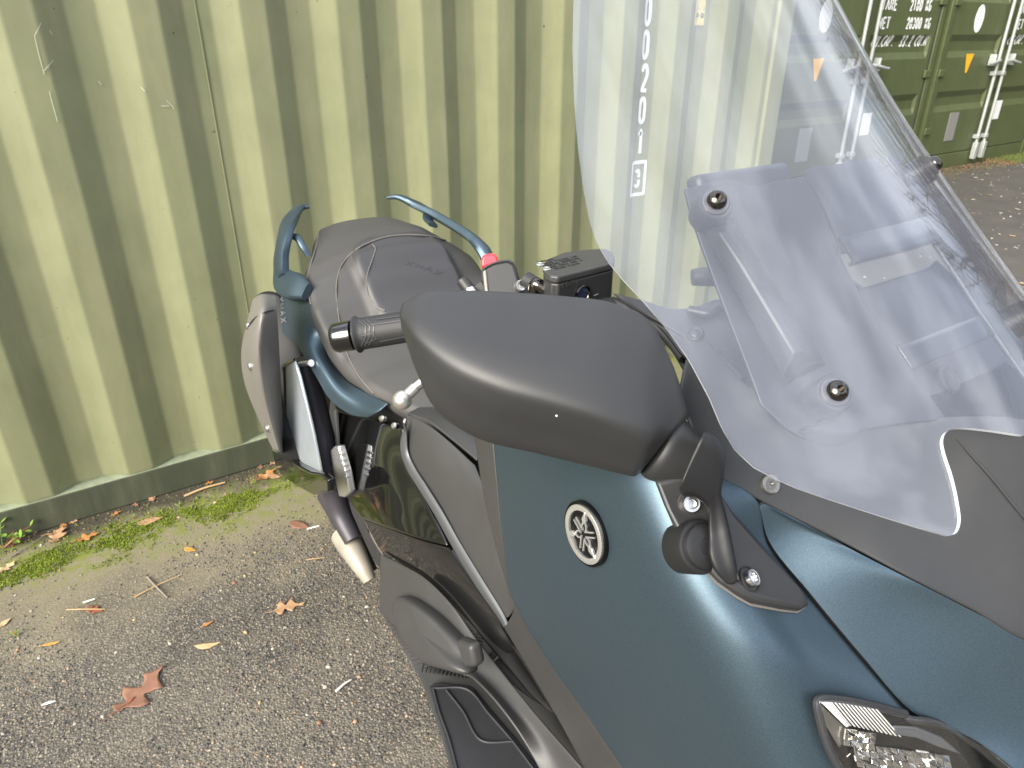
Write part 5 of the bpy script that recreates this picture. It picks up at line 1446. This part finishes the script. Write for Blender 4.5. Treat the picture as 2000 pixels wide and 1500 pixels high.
stones('far_pebbles', 900, .004, .014, (2.6, 9, .5, 4.1), [(.30, .28, .24), (.20, .19, .17), (.42, .38, .30)], 3, .5, 'small light stones on the far tarmac')
# moss cushions along the foot of the container
def moss():
    r = random.Random(11); V = []; F = []
    n = 0
    while n < 9000:
        x = r.uniform(-1.3, 1.0); y = WALL-abs(r.gauss(.16, .070))-.005
        dn = noise.noise(Vector((x*7, y*7, 2)))+.5*noise.noise(Vector((x*22, y*22, 5)))+.9*(1-abs(y-(WALL-.17))/.14)-.35
        if r.random() > smooth01(dn/.8): continue
        n += 1
        z = gz(x, y); h = r.uniform(.002, .0085); w = r.uniform(.0015, .0035)
        for k in range(3):
            a = r.uniform(0, 6.28); o = len(V); dx, dy = math.cos(a)*w, math.sin(a)*w
            lx_, ly_ = r.uniform(-.004, .004), r.uniform(-.004, .004)
            V += [Vector((x-dx, y-dy, z-.001)), Vector((x+dx, y+dy, z-.001)), Vector((x+lx_+dy*.6, y+ly_-dx*.6, z+h*.7)), Vector((x+lx_*1.4, y+ly_*1.4, z+h))]
            F += [(o, o+1, o+2), (o, o+2, o+3)]
    return V, F
M_MOSS = mat('moss', (.19, .24, .022), .85, 0, .55, 18)
V, F = moss()
o = obj('moss', V, F, M_MOSS, None, False); o['kind'] = 'stuff'; o['label'] = 'bright green moss along the foot of the container'
# soil and litter crumbs right at the rail
stones('soil_crumbs', 5200, .0012, .0055, (-1.3, 1.0, WALL-.15, WALL-.002), [(.05, .04, .028), (.09, .065, .04), (.16, .11, .06), (.22, .16, .09), (.04, .035, .03), (.12, .13, .04)], 5, .5, 'dark soil and leaf crumbs gathered under the rail', lambda x, y: .15+.85*smooth01((y-WALL+.13)/.1))

# fallen leaves, one thing each
def leaf_mat(name, c, var=.35):
    return mat(name, c, .65, 0, var, 40, .3, 300, 0, .1, .3)
LM = {'tan': leaf_mat('tan_leaf', (.40, .24, .135)), 'brown': leaf_mat('brown_leaf', (.24, .125, .085)), 'orange': leaf_mat('orange_leaf', (.40, .18, .06)), 'pale': leaf_mat('pale_leaf', (.52, .36, .20)), 'yellow': leaf_mat('yellow_leaf', (.46, .27, .08)), 'red': leaf_mat('red_leaf', (.27, .095, .05)), 'white': leaf_mat('white_scrap', (.74, .73, .68), .06)}
def leaf_outline(kind, r, n=26):
    """upper and lower edge of a blade along its midrib: lists of (t, half width)"""
    def side():
        out = []; ph = r.uniform(0, 6.28)
        for i in range(n+1):
            t = i/n
            if kind == 'oak':
                env = .30*math.sin(math.pi*min(1, .06+.94*t)**.75)
                w = env*(.70+.42*math.sin(t*17+ph)+.10*math.sin(t*41+ph*2)) if 0 < t < 1 else 0
                w = max(w, .035*math.sin(math.pi*t)+.004)
            elif kind == 'maple':
                env = .36*math.sin(math.pi*t)**.7
                w = env*(.62+.40*math.sin(t*14+ph)+.18*math.sin(t*33+ph))
                w = max(w, .03*math.sin(math.pi*t)+.004)
            else:
                w = (.15 if kind == 'slim' else .25)*math.sin(math.pi*t**.85)*(1+.06*math.sin(23*t+ph))
            out.append((t, max(0.0, w)))
        return out
    return side(), side()
def leaf_blade(a, ax, ay, L_, kind, r, curl, z0, wscale=1.0, n=26):
    up, dn = leaf_outline(kind, r, n)
    p1, p2, tw = r.uniform(0, 6.28), r.uniform(0, 6.28), r.uniform(-.5, .5)
    bend = r.uniform(-.10, .10)
    def W3(p, q):
        h = curl*L_*(1.1*q*q+.30*(p-.5)**2*2+.05*math.sin(7*p+p1)+.20*q*math.sin(5*p+p2)+tw*q*.5+.05)
        return a+ax*(p*L_)+ay*((q*wscale+bend*math.sin(math.pi*p))*L_)+Vector((0, 0, z0+max(0, h)))
    V = []
    cols_ = (1, .55, 0, -.55, -1)
    for i in range(n+1):
        t = i/n
        for c in cols_:
            w = up[i][1] if c > 0 else dn[i][1]
            q = c*w
            V.append(W3(t, q)-Vector((0, 0, .012*L_ if c == 0 else 0)))
    return V, grid_faces(n+1, 5), W3
def leaf(uv, uv2, kind, mt, label, seed, curl=.25, name='fallen_leaf', cat='leaf', group='fallen leaves by the scooter', stalk=True, wscale=1.0):
    r = random.Random(seed)
    a = P(*uv, z=0); b = P(*uv2, z=0); L_ = (b-a).length; ax = (b-a).normalized(); ay = Vector((0, 0, 1)).cross(ax)
    z0 = gz(a.x, a.y)+.003
    V, F, W3 = leaf_blade(a, ax, ay, L_, kind, r, curl, z0, wscale)
    t = empty(name, (a.x, a.y, 0), label, cat, group)
    bl = obj('blade', V, F, LM[mt], t, True); mod_solid(bl, .0006, 0)
    if stalk: tube('stalk', [W3(.25, 0), W3(0, 0), W3(0, 0)-ax*(L_*.12)+ay*(L_*.02)-Vector((0, 0, .001)), W3(0, 0)-ax*(L_*.24)+ay*(L_*.06)-Vector((0, 0, .001))], .0008, LM[mt], t, 5, 8)
    return t
leaf((228, 1392), (318, 1300), 'oak', 'brown', 'big ragged brown oak leaf, the largest one on the open tarmac', 3, .12, wscale=1.0)
leaf((224, 1392), (264, 1362), 'slim', 'red', 'small narrow reddish leaf tucked against the big brown oak leaf', 4, .2)
leaf((536, 1198), (596, 1182), 'oak', 'tan', 'curled tan leaf lying alone on the tarmac beside the foot well', 5, .3)
leaf((268, 1026), (320, 1012), 'plain', 'tan', 'smooth oval tan leaf resting on the green moss', 6, .2, stalk=False)
leaf((152, 1058), (196, 1040), 'oak', 'orange', 'bright orange brown leaf on the soil beside the container rail', 7, .4)
leaf((92, 1048), (132, 1034), 'maple', 'tan', 'crumpled tan leaf cluster leaning on the rail', 8, .5)
leaf((106, 1062), (124, 1030), 'oak', 'tan', 'torn tan leaf lying half under the crumpled cluster by the rail', 28, .5)
leaf((0, 1120), (32, 1095), 'oak', 'pale', 'pale pinkish tan leaf at the left edge just below the red stemmed weed', 9, .35)
leaf((0, 1225), (22, 1207), 'plain', 'pale', 'pale tan leaf cut by the left edge on the bare tarmac', 10, .3)
leaf((82, 1262), (118, 1254), 'slim', 'yellow', 'small pointed ochre leaf on the tarmac below the left edge leaf', 11, .25)
leaf((360, 1072), (384, 1078), 'plain', 'yellow', 'tiny orange leaf scrap on the tarmac just in front of the moss', 12, .3, stalk=False)
leaf((392, 1226), (418, 1214), 'slim', 'orange', 'thin orange sliver of leaf between the two oak leaves', 13, .3, stalk=False)
leaf((174, 1188), (202, 1196), 'oak', 'red', 'small dark red leaf with a long pale stalk on the tarmac', 14, .35)
leaf((380, 1264), (432, 1256), 'slim', 'pale', 'long thin pale leaf strip on the tarmac left of the foot well', 15, .12, stalk=False)
leaf((505, 940), (540, 918), 'oak', 'orange', 'rusty leaf in the litter by the rail next to the muffler', 16, .4)
leaf((516, 930), (548, 934), 'plain', 'tan', 'light brown leaf under the muffler end cap', 17, .35)
leaf((566, 1022), (604, 1034), 'plain', 'brown', 'flat dark brown leaf on the silt in front of the exhaust pipe', 18, .1, stalk=False)
leaf((218, 1010), (238, 1000), 'oak', 'orange', 'reddish leaf scrap in the litter against the middle of the rail', 19, .5, stalk=False)
leaf((20, 1068), (38, 1058), 'oak', 'red', 'red brown leaf between the weed and the rail', 20, .4)
leaf((80, 1378), (110, 1370), 'slim', 'white', 'bright white paper scrap on the tarmac', 21, .15, name='paper_scrap', cat='litter', group=None, stalk=False)
rl = random.Random(91)
for i in range(16):
    u0 = rl.choice([rl.uniform(60, 150), rl.uniform(150, 480), rl.uniform(480, 560)])
    base_ = P(u0, 1050-.288*u0+rl.uniform(0, 14), z=0); L_ = rl.uniform(.014, .034); a_ = rl.uniform(0, 6.28); ax = Vector((math.cos(a_), math.sin(a_), 0)); ay = Vector((-ax.y, ax.x, 0))
    V, F, W3 = leaf_blade(base_, ax, ay, L_, rl.choice(['plain', 'oak', 'maple']), rl, .45, gz(base_.x, base_.y)+.003, 1.1, 10)
    o = obj('leaf_fragment', V, F, LM[rl.choice(['brown', 'tan', 'tan', 'pale', 'orange'])], None, True); mod_solid(o, .0006, 0)
    tag(o, 'small curled leaf fragment in the dark litter right at the container rail', 'leaf', 'leaf fragments along the rail')
# twigs
M_TWIG = mat('grey_twig', (.22, .19, .15), .8, 0, .3, 60); M_STRAW = mat('straw', (.50, .34, .17), .7, 0, .2, 50)
def twig(pts, r, m, label, cat='twig', lift=.004, name='twig'):
    pp = [P(u, v, z=0)+Vector((0, 0, gz(0, 0)+lift+.004*i % .006)) for i, (u, v) in enumerate(pts)]
    o = tube(name, pp, [r*(1-.35*i/(len(pp)-1)) for i in range(len(pp))], m, None, 7, 10)
    tag(o, label, cat, 'twigs on the tarmac'); return o
twig([(288, 1128), (305, 1148), (328, 1170)], .0030, M_TWIG, 'short grey twig crossing a thinner brown one')
twig([(262, 1168), (300, 1150), (352, 1126)], .0018, M_STRAW, 'thin brown twig under the short grey one')
twig([(130, 1192), (170, 1193), (206, 1192)], .0014, M_STRAW, 'straw stalk running into the small red leaf')
twig([(163, 1178), (186, 1173)], .0026, LM['white'], 'short white stick on the silt')
twig([(656, 1352), (672, 1340), (686, 1330)], .0030, LM['white'], 'short whitish stick close to the foot well')
twig([(360, 970), (400, 956), (440, 944)], .0040, M_STRAW, 'flat straw coloured strip leaning along the rail')
twig([(20, 1090), (60, 1068), (104, 1036)], .0018, M_TWIG, 'bent thin twig reaching from the weed to the crumpled leaves')
twig([(600, 1034), (624, 1030)], .0030, LM['white'], 'small white stick on the silt by the dark leaf')
twig([(598, 1094), (635, 1092)], .0012, M_STRAW, 'fine straw near the pale pipe shield')
twig([(248, 1290), (290, 1270)], .0012, M_TWIG, 'dark hair thin twig above the big oak leaf')
twig([(440, 1006), (482, 1002)], .0016, M_TWIG, 'thin dark twig at the front of the moss')
# little weeds at the rail
M_WEED = mat('young_weed_leaf', (.17, .28, .04), .5, 0, .4, 60, 0, 200, 0, .1, .4); M_STEM = mat('red_stem', (.35, .08, .05), .6)
def weed(uv, n, size, label, seed):
    r = random.Random(seed); b = P(*uv, z=0); t = empty('weed', (b.x, b.y, 0), label, 'weed', 'weeds at the container foot')
    for i in range(n):
        a = r.uniform(0, 6.28); e = r.uniform(.3, 1.2); L_ = size*r.uniform(.6, 1.1)
        tip = b+Vector((math.cos(a)*math.cos(e), math.sin(a)*math.cos(e), math.sin(e)))*L_
        tube('stem', [b, b.lerp(tip, .5)+Vector((0, 0, .1*L_)), tip], .0010, M_STEM if i % 2 else M_WEED, t, 5, 6)
        for k in range(3):
            q = b.lerp(tip, .55+.22*k); d = Vector((r.uniform(-1, 1), r.uniform(-1, 1), r.uniform(-.1, .6))).normalized(); s = d.cross(Vector((0, 0, 1))).normalized(); l2 = size*r.uniform(.22, .36)
            V = [q, q+d*l2*.35+s*l2*.28+Vector((0, 0, .05*l2)), q+d*l2*.75+s*l2*.22, q+d*l2, q+d*l2*.75-s*l2*.22, q+d*l2*.35-s*l2*.28+Vector((0, 0, .05*l2)), q+d*l2*.5-Vector((0, 0, .05*l2))]
            obj('leaf', V, [(0, 1, 6), (1, 2, 6), (2, 3, 6), (3, 4, 6), (4, 5, 6), (5, 0, 6)], M_WEED, t, False)
weed((6, 1072), 9, .085, 'leafy green weed with red stems at the left edge, growing against the rail', 31)
for i, (uv, lb) in enumerate([((262, 1014), 'tiny green seedling left of the oval tan leaf'), ((350, 990), 'tiny green seedling in the moss behind the oval leaf'), ((382, 978), 'two leaved seedling at the end of the straw strip'), ((490, 945), 'seedling in the moss beside the litter under the muffler'), ((34, 1244), 'pale seedling alone on the bare tarmac near the left edge')]):
    weed(uv, 3, .022, lb, 40+i)
# --- far yard on the right: moss and leaf litter in front of the door ends
LMf = [LM['pale'], LM['tan'], LM['orange'], LM['yellow'], LM['white']]
r = random.Random(77)
LM['bleached'] = leaf_mat('bleached_leaf', (.42, .36, .27), .3); LM['dull'] = leaf_mat('dull_leaf', (.26, .17, .09), .3)
for nfar in range(52):
    u = r.uniform(1835, 2060); v = 322+330*r.random()**1.25
    p = P(u, v, z=0); s = r.uniform(.025, .062)
    a = r.uniform(0, 6.28); ax = Vector((math.cos(a), math.sin(a), 0)); ay = Vector((-ax.y, ax.x, 0))
    V, F, W3 = leaf_blade(p, ax, ay, s, r.choice(['plain', 'oak']), r, .35, .004, 1.3, 8)
    o = obj('fallen_leaf', V, F, LM[r.choice(['bleached', 'bleached', 'dull', 'pale', 'tan'])], None, True); mod_solid(o, .0008, 0)
    tag(o, 'small fallen leaf on the dark tarmac before the olive green container doors', 'leaf', 'leaves scattered on the far tarmac')
def far_moss():
    r = random.Random(12); V = []; F = []
    for i in range(7000):
        x = r.uniform(5.5, 11); y = DY-abs(r.gauss(0, .16))-.03; z = 0; h = r.uniform(.01, .05) if x > 8.7 else r.uniform(.003, .012); w = r.uniform(.004, .010)
        a = r.uniform(0, 6.28); o = len(V); dx, dy = math.cos(a)*w, math.sin(a)*w
        V += [Vector((x-dx, y-dy, z)), Vector((x+dx, y+dy, z)), Vector((x+r.uniform(-.02, .02), y+r.uniform(-.02, .02), z+h))]; F.append((o, o+1, o+2))
    return V, F
V, F = far_moss()
M_FARG = mat('far_grass', (.10, .125, .030), .85, 0, .5, 9); M_LITTER = mat('leaf_litter', (.16, .095, .05), .85, 0, .6, 14)
for nm, mt_, keep, lb in (('far_moss', M_FARG, lambda x: x > 8.9 or (x*37) % 1 < .25, 'moss and short grass along the sill of the olive containers'), ('leaf_litter', M_LITTER, lambda x: not (x > 8.9 or (x*37) % 1 < .25), 'brown leaf litter blown against the sill of the olive containers')):
    V2 = []; F2 = []
    for fc in F:
        if keep(V[fc[0]].x):
            o_ = len(V2); V2 += [V[i] for i in fc]; F2.append((o_, o_+1, o_+2))
    o = obj(nm, V2, F2, mt_, None, False); o['kind'] = 'stuff'; o['label'] = lb
# ================================================================ bare winter trees across the yard (mirrored in the windscreen)
def bare_trees():
    r = random.Random(21); V, F = [], []
    def grow(p, d, L_, rad, depth):
        q = p+d*L_; n = 5 if depth < 2 else 3
        path = [p, p.lerp(q, .5)+Vector((r.uniform(-1, 1), r.uniform(-1, 1), r.uniform(-.3, .5)))*L_*.06, q]
        v, f = tube_data(path, [rad, rad*.85, rad*.68], n, False, None, len(V)); V.extend(v); F.extend(f)
        if depth >= 6: return
        for i in range(3 if depth < 4 else 2):
            a = r.uniform(0, 6.28); s = r.uniform(.35, .75)
            nd = (d+Vector((math.cos(a)*s, math.sin(a)*s, r.uniform(-.1, .35)))).normalized()
            grow(q if i else p.lerp(q, .75), nd, L_*r.uniform(.62, .82), rad*r.uniform(.5, .66), depth+1)
    for (x, y, h) in ((17, 3.0, 3.2), (20, 7.5, 3.6), (18, -2.5, 3.0), (22, -7, 3.8), (24, 1, 4.0), (14, -13, 3.4), (11, 0.5, 2.9), (12, 4.5, 3.1), (10.5, -4.5, 2.8), (12.5, -9, 3.0), (6, -19, 3.6), (-4, -20, 3.4), (-14, -17, 3.6)):
        grow(Vector((x, y, -.1)), Vector((r.uniform(-.05, .05), r.uniform(-.05, .05), 1)).normalized(), h*.72, .17, 0)
    return V, F
M_BARK = mat('grey_brown_bark', (.085, .065, .045), .85, 0, .3, 12)
V, F = bare_trees()
o = obj('treeline', V, F, M_BARK, None, False); o['kind'] = 'stuff'; o['label'] = 'line of bare winter trees across the yard, mirrored in the windscreen'

def hedge():
    r = random.Random(8); V, F = [], []
    for i in range(30000):
        t = r.random(); x, y = (13+r.gauss(0, .8), -9+t*20) if i % 3 else (-8+t*22, -15+r.gauss(0, .8))
        h = r.uniform(.3, 1.5); a = r.uniform(0, 6.28); w = r.uniform(.006, .03); o = len(V)
        d = Vector((math.cos(a), math.sin(a), 0)); l = Vector((r.gauss(0, .5), r.gauss(0, .5), h))
        b = Vector((x, y, r.uniform(0, 1)**1.4*3.8))
        V += [b-d*w, b+d*w, b+l+d*w*.4, b+l-d*w*.4]; F.append((o, o+1, o+2, o+3))
    return V, F
V, F = hedge()
o = obj('undergrowth', V, F, mat('dry_brown_undergrowth', (.095, .075, .040), .9, 0, .5, 3), None, False); o['kind'] = 'stuff'; o['label'] = 'dry brown undergrowth below the trees across the yard'
